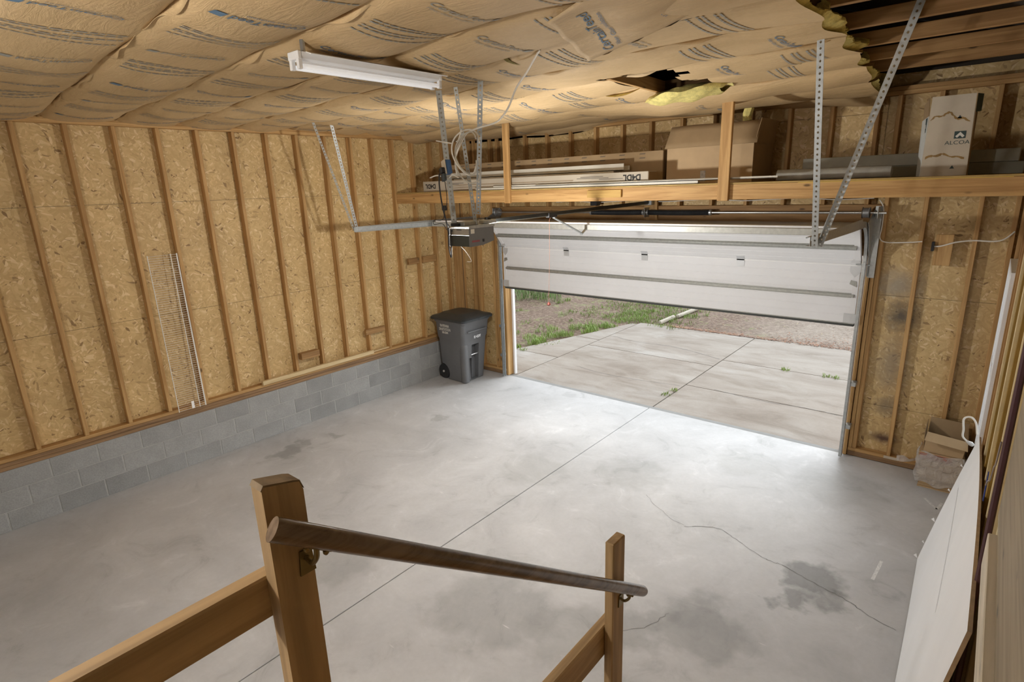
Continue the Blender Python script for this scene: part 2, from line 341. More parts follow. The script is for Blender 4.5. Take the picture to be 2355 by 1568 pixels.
# ---------------------------------------------------------------- left wall
YB, YF = -6.6, 1.1
wl = struct('wall_left')
def block(y0, y1, z0, z1): return MB().box(-.19, 0, y0, y1, z0, z1, .004)
bm0 = None
for c in range(3):
    y = -6.9+(.2032 if c == 1 else 0)
    y = -17*.4064+(.2032 if c == 1 else 0)
    z = .2032*c
    while y < YF-.02:
        a, b2 = max(y, YB)+.0055, min(y+.4064, YF)-.0055
        if b2-a > .03:
            w = b2-a
            if abs(w-.3954) < .002 and bm0: inst('concrete_block', bm0, wl, (0, a-bm0_y, z-bm0_z))
            else:
                o = block(a, b2, z+(.002 if c == 0 else .0055), z+.2032-.0055).build('concrete_block', CMU, wl)
                if abs(w-.3954) < .002: bm0, bm0_y, bm0_z = o, a, z
        y += .4064
MB().box(-.185, -.003, YB, YF, .001, .607).build('mortar_bed', MORTAR, wl)
MB().box(-.14, .004, YB, YF, .61, .648, .003).build('sill_plate', TREATED_Y, wl); MB().box(-.14, .002, YB, YF, .649, .687, .003).build('sill_plate', TREATED_Y, wl)
MB().box(-.092, .0, YB, YF, .688, .726, .003).build('bottom_plate', WY, wl)
ZT = 3.80
MB().box(-.092, 0, YB, YF, ZT, ZT+.038, .003).build('top_plate', WY, wl); MB().box(-.092, 0, YB, YF, ZT+.039, ZT+.077, .003).build('top_plate', WY, wl)
STUDY = [-.915-.4007*j for j in range(14)]+[-.55, -.19, .19, .56, .84]
s0 = None
for y in STUDY:
    if y < YB+.05: continue
    if s0 is None: s0 = MB().box(-.089, 0, y-.019, y+.019, .727, ZT-.001, .003).build('stud', WZ, wl); sy0 = y
    else: inst('stud', s0, wl, (0, y-sy0, 0))
MB().box(-.092, 0, 1.0, 1.098, .727, ZT-.001, .003).build('corner_post', WZ, wl)
def panels(par, mat, cuts_h, cuts_z, fn):
    for i, (a, b) in enumerate(zip(cuts_h, cuts_h[1:])):
        for (c, d) in zip(cuts_z, cuts_z[1:]): fn(a+.0018, b-.0018, c+.0018, d-.0018).build('osb_panel', mat, par)
panels(wl, OSBX, (YB, -5.73, -3.30, -.86, YF+.1), (.60, 1.82, 3.04, 4.0), lambda a, b, c, d: MB().box(-.101, -.0925, a, b, c, d))
# ---------------------------------------------------------------- front wall
wf = struct('wall_front'); YS, YO = 1.10, 1.19
DX0, DX1 = 1.02, 5.93
def fbox(n, x0, x1, z0, z1, mat, y0=YS, y1=YO-.001, c=.003): return MB().box(x0, x1, y0, y1, z0, z1, c).build(n, mat, wf)
XL, XR = -.09, 7.2
for (a, b) in ((XL, DX0-.08), (DX1+.08, XR)):
    fbox('sill_plate', a, b, .001, .055, TREATED_X); fbox('bottom_plate', a, b, .056, .094, WX)
fbox('top_plate', XL, XR, ZT, ZT+.038, WX); fbox('top_plate', XL, XR, ZT+.039, ZT+.077, WX)
HZ0, HZ1 = 2.47, 2.775
fbox('header', DX0-.12, DX1+.12, HZ0+.1, HZ1, DX, YS-.002, YO-.001); fbox('header', DX0-.04, DX1+.04, HZ0-.22, HZ0+.098, DX, YS+.005, YO-.001)
for x in (-.04, .24, .36, .70, 6.38, 6.80, 7.06, 7.15): fbox('stud', x, x+.038, .095, ZT-.001, WZ)
for x in (DX0-.165, DX0-.12, DX1+.082, DX1+.122):
    fbox('jack_stud', x, x+.037, .095, HZ0+.099 if DX0-.13 < x < DX1+.1 else ZT-.001, WZ)
for i in range(13):
    x = DX0-.02+i*.4064
    if x < DX1+.02: fbox('cripple_stud', x, x+.038, HZ1+.001, ZT-.001, WZ)
fbox('door_jamb', DX0-.075, DX0-.04, .002, HZ0+.0, WZ, YS-.018, YO+.06); fbox('door_jamb', DX1+.04, DX1+.075, .002, HZ0+.0, WZ, YS-.018, YO+.06)
fbox('jamb_trim', DX0-.035, DX0+.0, .001, 2.25, WHITE, YO+.02, YO+.075, .002); fbox('jamb_trim', DX1+.0, DX1+.035, .001, 2.25, WHITE, YO+.02, YO+.075, .002)
fbox('centre_block', 3.42, 3.60, HZ0+.1, 2.86, WZ, YS-.042, YS-.003)
pf = lambda a, b, c, d: MB().box(a, b, YO, YO+.011, c, d)
panels(wf, OSBY, (XL, DX0-.04), (0, .62, 1.84, 3.06, 4.0), pf); panels(wf, OSBY, (DX1+.04, XR+.1), (0, .62, 1.84, 3.06, 4.0), pf)
panels(wf, OSBY, (DX0-.04, 3.46, DX1+.04), (2.25, 3.06, 3.66, 4.0), pf)
STAIN, nt, b_, c_, base_ = osb('stained_osb_front', 'y', .9)
def mlt(nt, x, k):
    m = N(nt, 'ShaderNodeMath', operation='MULTIPLY'); nt.links.new(x, m.inputs[0]); m.inputs[1].default_value = k; return m.outputs[0]
def spot(nt, base, c, x, z, rx, rz, col, k):
    wn = noise(nt, base, 7, 5, .65); 
    d = N(nt, 'ShaderNodeVectorMath', operation='SUBTRACT'); nt.links.new(base, d.inputs[0]); d.inputs[1].default_value = (x, z, 0)
    e = N(nt, 'ShaderNodeVectorMath', operation='MULTIPLY'); nt.links.new(d.outputs[0], e.inputs[0]); e.inputs[1].default_value = (1/rx, 1/rz, 0)
    l = N(nt, 'ShaderNodeVectorMath', operation='LENGTH'); nt.links.new(e.outputs[0], l.inputs[0])
    a = N(nt, 'ShaderNodeMath', operation='ADD'); nt.links.new(l.outputs['Value'], a.inputs[0]); nt.links.new(wn, a.inputs[1])
    return mix(nt, ramp(nt, mlt(nt, a.outputs[0], .62), [(.42, k), (.92, 0.0)]), c, col)
for s in ((6.26,1.95,.30,.22,(.30,.27,.22),.75),(6.33,1.64,.22,.20,(.06,.06,.06),.85),(6.30,1.10,.2,.45,(.22,.19,.15),.6),(6.31,.62,.16,.16,(.10,.09,.08),.6),(6.33,.25,.17,.085,(.07,.03,.02),.95)): c_ = spot(nt, base_, c_, *s)
nt.links.new(c_, b_.inputs['Base Color'])
for o in wf.children:
    if o.name.startswith('osb_panel') and o.data.vertices[0].co.x > 5.9: o.data.materials[0] = STAIN
MB().box(6.52, 6.66, YS-.022, YS-.001, 2.19, 2.49, .002).build('switch_board', WZ, wf)
MB().box(6.36, 6.50, YS-.001, YS-.0005, .06, .09).build('paint_patch', plain('paint_patch', (.55,.48,.38), .7), wf)
for x in (DX1+.1, DX1+.155): pass
# ---------------------------------------------------------------- right wall (studs, some in cream and olive tones, window, panel)
wr = struct('wall_right'); XS = 7.115
CREAM = plain('cream_stud', (.60,.50,.29), .7, 0, .08, 9); OLIVE = plain('olive_stud', (.27,.165,.028), .5, 0, .12, 9)
MB().box(XS, XS+.09, YB, YF, .001, .055, .003).build('sill_plate', TREATED_Y, wr)
MB().box(XS, XS+.09, YB, YF, ZT, ZT+.077, .003).build('top_plate', WY, wr)
for y, m in ((.95, WZ), (.80, DZ), (-.17, DZ), (-.50, DZ), (-.9, CREAM), (-1.3, OLIVE), (-1.7, CREAM), (-2.1, OLIVE), (-2.5, CREAM), (-2.9, CREAM), (-3.3, CREAM)):
    MB().box(XS, XS+.089, y-.019, y+.019, .056, ZT-.001, .003).build('stud', m, wr)
panels(wr, OSBX, (YB, -3.5, -.17), (.001, 1.22, 2.44, 4.0), lambda a, b, c, d: MB().box(XS+.091, XS+.102, a, b, c, d))
panels(wr, OSBX, (-.17, .80), (.001, .55), lambda a, b, c, d: MB().box(XS+.091, XS+.102, a, b, c, d)); panels(wr, OSBX, (-.17, .80), (2.32, 4.0), lambda a, b, c, d: MB().box(XS+.091, XS+.102, a, b, c, d))
panels(wr, OSBX, (.80, YF+.1), (.001, 1.22, 2.44, 4.0), lambda a, b, c, d: MB().box(XS+.091, XS+.102, a, b, c, d))
TANP = wood('tan_plywood_y', (.24,.18,.10), (.33,.255,.15), 'y', .6); PALEB = wood('pale_plank_y', (.60,.53,.40), (.74,.66,.52), 'y', .6)
MB().box(7.098, XS-.001, YB, -3.47, 1.93, ZT-.02, .002).build('plywood_panel', TANP, wr)
MB().box(7.075, XS-.001, YB, -3.60, 1.80, 1.925, .003).build('skirt_board', PALEB, wr)
win = struct('window_1')
MB().box(7.088, 7.16, -.15, -.10, .55, 2.32, .003).build('window_frame', WHITE, win); MB().box(7.088, 7.16, .74, .79, .55, 2.32, .003).build('window_frame', WHITE, win)
MB().box(7.088, 7.16, -.099, .739, .55, .60, .003).build('window_frame', WHITE, win); MB().box(7.088, 7.16, -.099, .739, 2.27, 2.32, .003).build('window_frame', WHITE, win)
MB().box(7.092, 7.13, -.099, .739, 1.40, 1.45, .003).build('sash_rail', WHITE, win)
for y in (.18, .46): MB().box(7.09, 7.115, y-.012, y+.012, .601, 1.399, .002).build('muntin', WHITE, win); MB().box(7.09, 7.115, y-.012, y+.012, 1.451, 2.269, .002).build('muntin', WHITE, win)
GLASS, nt, b = nodes('window_glass'); b.inputs['Base Color'].default_value = (.95,.97,1,1); b.inputs['Roughness'].default_value = .02; b.inputs['Transmission Weight'].default_value = 1; b.inputs['IOR'].default_value = 1.05
MB().box(7.098, 7.102, -.099, .739, .601, 1.399).build('pane', GLASS, win); MB().box(7.098, 7.102, -.099, .739, 1.451, 2.269).build('pane', GLASS, win)
# ---------------------------------------------------------------- back wall, landing, roof (behind and above the view)
wb = struct('wall_back'); DRY = plain('painted_drywall', (.72,.70,.66), .8, 0, .03, 5)
MB().box(-.2, 7.3, YB-.12, YB, .001, ZT+.077).build('drywall', DRY, wb)
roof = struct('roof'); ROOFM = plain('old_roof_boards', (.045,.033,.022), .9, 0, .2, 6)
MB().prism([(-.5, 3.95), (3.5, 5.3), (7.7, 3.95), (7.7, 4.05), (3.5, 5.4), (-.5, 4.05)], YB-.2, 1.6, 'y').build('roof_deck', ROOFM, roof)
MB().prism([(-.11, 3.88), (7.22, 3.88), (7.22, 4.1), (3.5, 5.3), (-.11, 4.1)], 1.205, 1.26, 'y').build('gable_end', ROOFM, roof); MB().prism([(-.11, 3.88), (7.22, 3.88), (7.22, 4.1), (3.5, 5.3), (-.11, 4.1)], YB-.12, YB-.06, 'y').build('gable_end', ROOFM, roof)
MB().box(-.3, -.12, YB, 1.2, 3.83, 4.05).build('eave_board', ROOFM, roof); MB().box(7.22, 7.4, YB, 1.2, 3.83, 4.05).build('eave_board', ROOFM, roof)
# ---------------------------------------------------------------- ceiling: joists and paper faced insulation
ceil = struct('ceiling'); JS = .61; J0 = -.46
def off(x): return .42*max(0, 1-x/5)
ZJ = 3.90
def joistline(n, x): return J0-JS*n+off(x)
for n in range(-2, 10):
    y = J0-JS*n
    if n >= -1: 
        MB().bar((5.12 if n in (1,2) else 5.0, y, ZJ+.045), (7.24, y, ZJ+.045), .038, .089, .003).build('joist', DX, ceil)
        MB().bar((-.09, y+.42, ZJ+.045), (4.34, y+.056, ZJ+.045) if n in (1,2) else (4.999, y, ZJ+.045), .038, .089, .003).build('joist', DX, ceil)
bump_ = [rnd.uniform(0, 6.28) for _ in range(60)]
def zk(n, x, t):
    base = ZJ-.012; s = math.sin(math.pi*max(0, min(1, t)))**.42
    sag = .072+.018*math.sin(x*1.1+bump_[n+5])+.012*math.sin(x*2.9+bump_[n+15]*2)
    if n <= 0: sag += .03+.035*math.sin(x*1.4+1.3+n)
    z = base-sag*s
    z -= .010*math.sin(x*3.7+bump_[n+20])*math.sin(math.pi*t) + .006*math.sin(x*9+t*4+bump_[n+25])*s
    z -= .010*(1-s)*(1+math.sin(x*4.3+bump_[(n if t < .5 else n-1)+30]))        # loose seam edges
    return z
def kp(n, x, y, dz=0):
    t = (y-joistline(n, x))/JS; return Vector((x, y, zk(n, x, t)+dz))
XEND = lambda n: 6.22-.035*max(0, 6-n) if n < 6 else 6.25
def hole(n, x, y):
    if n in (1, 2, 3):
        if 4.50 < x < 5.00+.05*math.sin(y*23)+.03*math.sin(y*51) and -1.86+.03*math.sin(x*30) < y < -.88+.05*math.sin(x*19): return True
    return False
batts = {}
for n in range(-2, 10):
    xe = XEND(n)
    def fn(u, v, n=n, xe=xe):
        x = -.02+(xe+.02)*u+(.03*math.sin(v*7+n) if u > .99 else 0); y = joistline(n, x)+JS*v; y = min(y, 1.15)
        return (x, y, zk(n, x, v))
    sk = (lambda u, v, n=n, xe=xe: hole(n, xe*u, joistline(n, xe*u)+JS*v)) if n in (1, 2, 3) else None
    batts[n] = MB().grid(130, 14, fn, sk).build('insulation_batt', KRAFT, ceil, label='tan paper-faced insulation batt printed in blue')
    if n <= 6 and n >= -1:       # ragged yellow fibreglass end
        def fe(u, v, n=n, xe=xe):
            y = joistline(n, 6.1)+JS*(.02+.96*u); a = math.pi*v; h = .085+.02*math.sin(u*5+n*2)
            return (xe-.05+(.07+.035*math.sin(u*5+n*3)*math.sin(u*3+n))*math.sin(a)+.010*rnd.uniform(-1,1), y, zk(n, xe, u)+.006+h*v*.9)
        MB().grid(22, 8, fe).build('fiberglass_end', YELLOW, batts[n])
for n in range(0, 9):
    xe = XEND(n)-.05
    def fs(u, v, n=n, xe=xe):
        x = xe*u; y = joistline(n, x); h = .024+.015*math.sin(x*6.1+n*2)+.010*math.sin(x*17+n)
        return (x, y+(.016*math.sin(x*3.3+n*1.7)+.008*math.sin(x*11))*v, zk(n, x, 0.0)+.004-max(.004, h)*v)
    if n != 1: MB().grid(200, 1, fs).build('stapling_flange', KRAFT, batts[n], solid=.0015)
def print_logo(n, x, y, k=1.0, flip=False, faint=False, lines=True):
    mb = MB(); s = -1 if flip else 1
    f = lambda u, w: kp(n, x+s*w*k, y+s*u*k, -.0035)
    f = lambda u, w: kp(n, x+s*w*k, y+s*(u-.035)*k, -.0035)
    put_text(mb, 'CertainTeed', .085, f, .0008, .12)
    put_text(mb, 'Fiber Glass Insulation', .040, lambda u, w: kp(n, x+s*(w-.052)*k, y+s*(u-.045)*k, -.0035))
    for i in range(4): mb.add([f(.235+.016*i, 0), f(.251+.016*i, 0), f(.265+.016*i, .058), f(.249+.016*i, .058)], [(0,1,2,3)])
    mb.build('printed_logo', INKF if faint else INK, batts[n])
def print_para(n, x, y, k=1.0):
    mb = MB(); L = []
    for r in range(7):
        u = -.24
        if r in (2, 5): continue
        while u < (.24 if r != 4 else .10):
            w = rnd.uniform(.015, .05); L = .0
            a = x+.035*3.2-r*.030
            mb.add([kp(n, a, y+u*k, -.0035), kp(n, a, y+(u+w)*k, -.0035), kp(n, a+.013, y+(u+w)*k, -.0035), kp(n, a+.013, y+u*k, -.0035)], [(0,1,2,3)]); u += w+.009
    mb.build('printed_fine_print', INKF, batts[n])
ph = {1: .35, 2: .62, 3: .2, 4: .5, 5: .02, 6: .3, 7: .55, 8: .1}
for n in range(-1, 9):
    x = ph.get(n, .4); i = 0
    while x < XEND(n)-.25:
        y = joistline(n, x)+JS*.5
        if n <= 0:
            if i % 3 == 0 and not hole(n, x, y): print_logo(n, x, y+.02, .7, n == -1, True)
        elif i % 2 == 0:
            if not (n in (1,2,3) and 4.15 < x < 5.3): print_logo(n, x, y+rnd.uniform(-.03,.03), rnd.uniform(.78,.86), n in (7, 8) or (n == 4 and x > 5.0), i % 4 == 2 and n > 3)
        elif not (n in (1,2,3) and 4.15 < x < 5.3): print_para(n, x, y)
        x += .47; i += 1
def tear(n, x, y, L, w, ang, mat=DARK):
    mb = MB(); c, s = math.cos(ang), math.sin(ang); K = 10; A = []; B = []
    for i in range(K+1):
        u = -L/2+L*i/K; h = w*math.sin(math.pi*i/K)*rnd.uniform(.75,1.1)
        A.append(kp(n, x+u*c-h*s, y+u*s+h*c, -.004)); B.append(kp(n, x+u*c+h*s, y+u*s-h*c, -.004))
    for i in range(K): mb.quad(A[i], A[i+1], B[i+1], B[i])
    mb.build('tear', mat, batts[n])
SHADED_FG = plain('shaded_fiberglass', (.20,.16,.045), .95, 0, .2, 20)  # fibreglass inside the tears, its shade painted into the colour
tear(6, 2.15, -4.02, .34, .022, 1.55, SHADED_FG); tear(7, 1.2, -4.55, .4, .012, 1.5); tear(7, 2.9, -4.62, .06, .02, .3); tear(5, 3.95, -3.72, .4, .01, 1.7); tear(4, 4.4, -2.95, .45, .03, 1.25, SHADED_FG); tear(4, 5.35, -3.25, .5, .05, 1.35, SHADED_FG)
tear(2, 5.3, -1.95, .55, .008, .05); tear(2, 5.5, -1.88, .35, .007, .1); tear(1, 5.25, -1.14, .6, .008, .06); tear(1, 5.72, -1.11, .10, .018, .2); tear(3, 4.85, -2.4, .16, .02, 1.2); tear(3, 4.5, -2.5, .10, .03, 1.4)
# loose flap of facing hanging below the others
def flapf(u, v):
    a = Vector((5.02,-2.80,3.755)); b = Vector((5.86,-3.20,3.80)); c = Vector((5.24,-3.50,3.80)); d = Vector((6.0,-3.85,3.83))
    p = a*(1-u)*(1-v)+b*u*(1-v)+c*(1-u)*v+d*u*v; p.z += .02*math.sin(u*7)*v*(1-v)*3-.015*math.sin(math.pi*u)*(1-v)+.006*math.sin(v*17+u*5); return p
fl = MB().grid(24, 18, flapf).build('facing_flap', KRAFT, ceil, label='loose torn sheet of tan paper facing hanging open'); fl.modifiers.new('thickness', 'SOLIDIFY').thickness = .002
mb = MB()
def ff(u, w): 
    q = flapf(.30-w*1.05, .42+u*1.15); q.z -= .006; return q
put_text(mb, 'CertainTeed', .085*1.5, ff, .001, .12); put_text(mb, 'Fiber Glass Insulation', .06, lambda u, w: ff(u-.01, w-.085))
mb.build('printed_logo', INK, fl)
MB().grid(20, 3, lambda u, v: flapf(u*.9, 0)+Vector((.02*v, .035*v, .03*v+.008*math.sin(u*20)))).build('curled_edge', plain('kraft_back', (.26,.175,.085), .8), fl)
# torn seam with yellow fibreglass showing, hanging piece by the hole
for (x0, x1) in ((2.9, 3.65), (3.95, 4.45)):
    MB().grid(16, 4, lambda u, v: (x0+(x1-x0)*u, joistline(2, x0+(x1-x0)*u)+JS+.01+.075*v*math.sin(math.pi*u)**.5, ZJ-.03-.05*math.sin(math.pi*u)*(1-v)+.01*math.sin(u*15)*v)).build('exposed_fiberglass', YELLOW, ceil)
def blob(u, v):
    a = 2*math.pi*v; r = math.sin(math.pi*min(max(u, .02), .98))**.35
    return Vector((4.48+.60*u+.05*math.sin(a), -.93+.22*math.cos(a)*r+.15*u, 3.76+.055*math.sin(a)*r+.05*u+.012*math.sin(u*14+a*3)))
MB().grid(18, 14, blob).build('hanging_fiberglass', YELLOW, ceil)
MB().tube(spline([(4.83,.62,3.86),(4.82,.60,3.78),(4.80,.60,3.70),(4.81,.6,3.64)], 4), [.03]*4+[.05]*4+[.045]*4+[.02], 8).build('hanging_fiberglass', YELLOW, ceil)
MB().bar((4.585,-1.84,3.868), (4.555,-.86,3.862), .035, .10, .002).build('blocking', WY, ceil)
# exterior siding closes the wall gaps
SIDING = plain('exterior_siding', (.28,.20,.11), .7, 0, .04, 5)
MB().box(-.205, -.106, YB-.1, 1.31, .61, 4.0).build('exterior_siding', SIDING, wl); MB().box(-.205, -.192, YB-.1, 1.31, -.1, .609).build('foundation_face', MORTAR, wl)
MB().box(-.19, DX0-.05, 1.206, 1.29, -.02, 4.0).build('exterior_siding', SIDING, wf); MB().box(DX1+.05, 7.3, 1.206, 1.29, -.02, 4.0).build('exterior_siding', SIDING, wf); MB().box(DX0-.049, DX1+.049, 1.206, 1.29, 2.26, 4.0).build('exterior_siding', SIDING, wf)
for (a, b, c, d) in ((YB-.1, -.16, -.02, 4.0), (.80, 1.31, -.02, 4.0), (-.159, .799, -.02, .54), (-.159, .799, 2.33, 4.0)): MB().box(XS+.103, XS+.18, a, b, c, d).build('exterior_siding', SIDING, wr)
# ---------------------------------------------------------------- loft
loft = thing('storage_loft', 'long wooden storage shelf above the garage door carrying cartons', 'shelf', (0,0,0))
BY = -.20
MB().box(.001, 7.113, BY, BY+.038, 2.885, 3.025, .003).build('front_beam', WX, loft)
MB().box(.003, 7.11, BY-.004, 1.098, 3.026, 3.040).build('deck', plain('loft_deck_osb', (.42,.28,.09), .7, 0, .15, 12), loft)
MB().box(.003, 7.11, 1.06, 1.097, 2.885, 3.025, .003).build('ledger', WX, loft)
for i in range(12): MB().box(.30+i*.58, .338+i*.58, BY+.04, 1.058, 2.90, 3.024, .002).build('loft_joist', DY, loft)
for x, w in ((2.20, .089), (4.90, .105)): MB().box(x-w/2, x+w/2, BY-.040, BY-.002, 2.875, ZJ+.02, .003).build('hanging_post', WZ, loft)
MB().box(3.37, 3.80, BY-.030, BY-.002, 2.925, 3.005, .003).build('nailer_block', wood('yellow_pine_x', (.44,.27,.075), (.54,.35,.11), 'x'), loft)
MB().box(5.55, 7.0, BY-.0015, BY-.0008, 3.021, 3.025).build('chalk_line', plain('chalk_yellow', (.7,.5,.1), .9), loft)
# ---------------------------------------------------------------- sectional door
gd = thing('garage_door', 'white sectional garage door rolled halfway up', 'garage door', (3.475, 1.03, 1.5))
GX0, GX1 = DX0-.01, DX1-.0
YD = 1.03; TH = .045
prof = [((YD,1.535),(YD,2.155)),((YD,2.162),(.70,2.572)),((.695,2.577),(.165,2.603)),((.16,2.603),(-.37,2.603))]
def sect(a, b, e0=GX0, e1=GX1):
    a, b = Vector((0,*a)), Vector((0,*b)); d = (b-a); L = d.length; d.normalize(); n = Vector((0, -d.z, d.y))      # n points to the room side
    return a, d, n, L
def panel(a, b):
    a, d, n, L = sect(a, b); mb = MB(); pr = [(0,0)]; k = 7
    for i in range(1, k):
        t = L*i/k; pr += [(t-.006, 0), (t-.003, -.0025), (t+.003, -.0025), (t+.006, 0)]
    pr += [(L, 0), (L, -TH), (0, -TH)]
    P = [a+d*t+n*s for t, s in pr]; m = len(P); v = [(GX0, p.y, p.z) for p in P]+[(GX1, p.y, p.z) for p in P]
    f = [tuple(range(m)), tuple(range(2*m-1, m-1, -1))]+[(i, i+m, (i+1)%m+m, (i+1)%m) for i in range(m)]
    return mb.add(v, f)
def dbox(a, b, x0, x1, t0, t1, s0, s1, c=.001):          # box in door-section space (t along section, s towards room)
    a, d, n, L = sect(a, b); M = Matrix(((1,0,0,0),(0,d.y,n.y,a.y),(0,d.z,n.z,a.z),(0,0,0,1))); return MB().box(x0, x1, t0, t1, s0, s1, c, M)
def ustrut(a, b, t, name='strut', w=.075, x0=GX0+.06, x1=GX1-.03):
    mb = dbox(a, b, x0, x1, t-w/2, t-w/2+.012, 0, .004)
    for args in ((t+w/2-.012, t+w/2, 0, .004), (t-w/2+.010, t-w/2+.014, 0, .030), (t+w/2-.014, t+w/2-.010, 0, .030), (t-w/2+.012, t+w/2-.012, .027, .031)):
        q = dbox(a, b, x0, x1, *args); mb.add(q.v, q.f)
    return mb
for i, (a, b) in enumerate(prof):
    s = panel(a, b).build('door_section', WHITE, gd)
    for x0, x1 in ((GX0, GX0+.055), (GX1-.055, GX1)): 
        L = (Vector(b)-Vector(a)).length; dbox(a, b, x0, x1, .002, L-.002, .0005, .006).build('end_stile', WHITE, s)
ustrut(*prof[0], .30, w=.05).build('strut', GALVD, gd); ustrut(*prof[1], .26, w=.06, x0=GX0+.02).build('strut', GALVD, gd); ustrut(*prof[2], .27, w=.05).build('strut', GALVD, gd)
MB().box(GX0-.02, GX1-.06, -.425, -.378, 2.585, 2.645, .004).build('top_strut', GALVD, gd)
MB().box(GX0-.02, 3.05, -.432, -.426, 2.590, 2.596, .001).build('strut_lip', GALVD, gd)
MB().box(GX0, GX1-.06, -.377, -.33, 2.632, 2.662, .003).build('top_rail', WHITE, gd)
MB().box(GX0, GX1, YD+.005, YD+.05, 1.500, 1.535, .006).build('bottom_seal', plain('rubber_seal', (.055,.06,.055), .7), gd)
MB().box(GX0, GX1, YD-.004, YD-.001, 1.528, 1.538).build('seal_retainer', GALVD, gd)
MB().box(GX0+.03, GX1-.03, YD-.010, YD-.0005, 2.148, 2.166, .003).build('hinge_rail', WHITEG, gd)
HNG = plain('zinc_hinge', (.62,.63,.64), .4, .3, .06)
for x in (2.22, 3.462, 4.699):
    h = dbox(*prof[0], x-.045, x+.045, .60, .635, .002, .010).build('hinge', HNG, gd); dbox(*prof[0], x-.045, x+.045, .545, .60, .001, .005).build('hinge_leaf', HNG, h); dbox(*prof[1], x-.045, x+.045, .005, .055, .001, .005).build('hinge_leaf', HNG, h)
for x, sg in ((GX0+.045, 1), (GX1-.045, -1)):
    h = MB().prism([(x-.05, 2.17), (x+.05, 2.17), (x+.05, 2.09), (x, 2.03), (x-.05, 2.09)], YD-.009, YD-.003, 'y').build('end_hinge', HNG, gd); MB().prism([(x-.045, 2.19), (x+.045, 2.19), (x, 2.26)], YD-.05, YD-.045, 'y').build('hinge_leaf', HNG, h)
    MB().cyl((x+.0, YD-.03, 2.17), (x-sg*.13, YD-.03, 2.17), .006, 8).build('roller_stem', GALV, h)
    MB().box(x-.06, x+.06, YD-.012, YD-.002, 1.54, 1.64, .002).build('bottom_bracket', HNG, gd)
    MB().prism([(x-.03*sg, 1.93), (x+.04*sg, 1.96), (x+.03*sg, 2.0), (x-.02*sg, 1.99)], YD-.014, YD-.004, 'y').build('cable_clip', GALVD, gd)
# ---------------------------------------------------------------- tracks
def chan(path, x, sg, w=.055, t=.003):                # C channel swept in the YZ plane, open side towards the door (sg)
    mb = MB(); P = [Vector((0, *p)) for p in path]; n = len(P); prof_ = [(0,0),(w,0)]; v = []; m = 5
    for i, p in enumerate(P):
        d = (P[min(i+1, n-1)]-P[max(i-1, 0)]).normalized(); o = Vector((0, -d.z, d.y))
        for (sx, so) in ((sg*.028, .5*w), (0, .5*w), (0, -.5*w), (sg*.028, -.5*w), (sg*.028, -.5*w+.008)):
            v.append((x+sx, p.y+o.y*so, p.z+o.z*so))
    f = [(i*m+k, i*m+k+1, (i+1)*m+k+1, (i+1)*m+k) for i in range(n-1) for k in range(m-1)]
    return mb.add(v, f)
def arc(): return [(YD-.03-.36*(1-math.cos(a)), 2.245+.36*math.sin(a)) for a in [math.radians(k*7.5) for k in range(13)]]
for x, sg, ye, lab in ((DX0-.075, 1, -1.66, 'galvanized door track beside the long stud wall'), (DX1+.045, -1, -1.46, 'galvanized door track beside the right-hand stained wall bay')):
    T = thing('door_track', lab, 'track', (x, 1.0, 0))
    chan([(YD-.03, .012), (YD-.03, 1.2), (YD-.03, 2.2)], x, sg).build('vertical_track', GALV, T, solid=.003)
    chan([(YD-.03, 2.205)]+arc(), x, sg).build('curved_track', GALV, T, solid=.003)
    hz = 2.605; hz1 = 2.635
    chan([(YD-.40, hz), (0, hz+.006), (ye, hz1)], x, sg, .062).build('horizontal_track', GALV, T, solid=.003)
    MB().box(x-sg*.008-.002, x-sg*.008+.002, ye, .45, 2.642, 2.668).build('stiffener', GALV, T)
    for z in (.35, .85): MB().box(x-sg*.05, x-sg*.003, YD-.045, YD+.048, z, z+.045, .001).build('track_bracket', GALV, T)
    p = [(YD+.05, 2.05), (YD+.05, 2.72), (YD-.03, 2.72), (YD-.30, 2.62), (YD-.22, 2.56), (YD-.02, 2.25), (YD-.02, 2.05)]
    MB().prism(p, x-sg*.012, x-sg*.016, 'x').build('flag_bracket', GALV, T)
    MB().box(min(x-sg*.075, x-sg*.012), max(x-sg*.075, x-sg*.012), YD+.045, YD+.050, 2.03, 2.76).build('angle_plate', GALV, T)
# ---------------------------------------------------------------- torsion shaft
ts = thing('torsion_spring_shaft', 'torsion bar with two black springs above the door header', 'spring bar', (3.475, .97, 2.7))
SY, SZ = .965, 2.70
MB().cyl((DX0-.14, SY, SZ), (DX1+.17, SY, SZ), .0125, 12).build('shaft', plain('bright_steel', (.62,.62,.60), .3, .85), ts)
SPR = plain('oiled_black_spring', (.03,.032,.035), .35, .3, .2, 14)
for x0, x1 in ((2.68, 3.46), (3.52, 4.33)):
    pts = []; rr = []; K = 200
    for i in range(K+1): pts.append((x0+(x1-x0)*i/K, SY, SZ-.004*math.sin(math.pi*i/K))); rr.append(.030+.0025*(i%2))
    sp = MB().tube(pts, rr, 12).build('spring', SPR, ts)
    for x in (x0, x1): MB().cyl((x-.012, SY, SZ), (x+.012, SY, SZ), .034, 12).build('spring_cone', GALV, sp)
for x in (DX0-.035, DX1-.005):
    d = MB().tube([(x-.035, SY, SZ), (x-.033, SY, SZ), (x-.025, SY, SZ), (x+.025, SY, SZ), (x+.033, SY, SZ), (x+.035, SY, SZ)], [.02,.058,.050,.050,.058,.02], 20).build('cable_drum', plain('cast_drum', (.33,.33,.33), .45, .6), ts)
for x, s in ((DX0-.11, 1), (DX1+.10, -1), (3.49, 1)):
    MB().box(x-.003, x+.003, SY-.04, YS-.045 if x == 3.49 else YS-.004, SZ-.06, SZ+.06, .001).build('bearing_plate', GALV, ts)
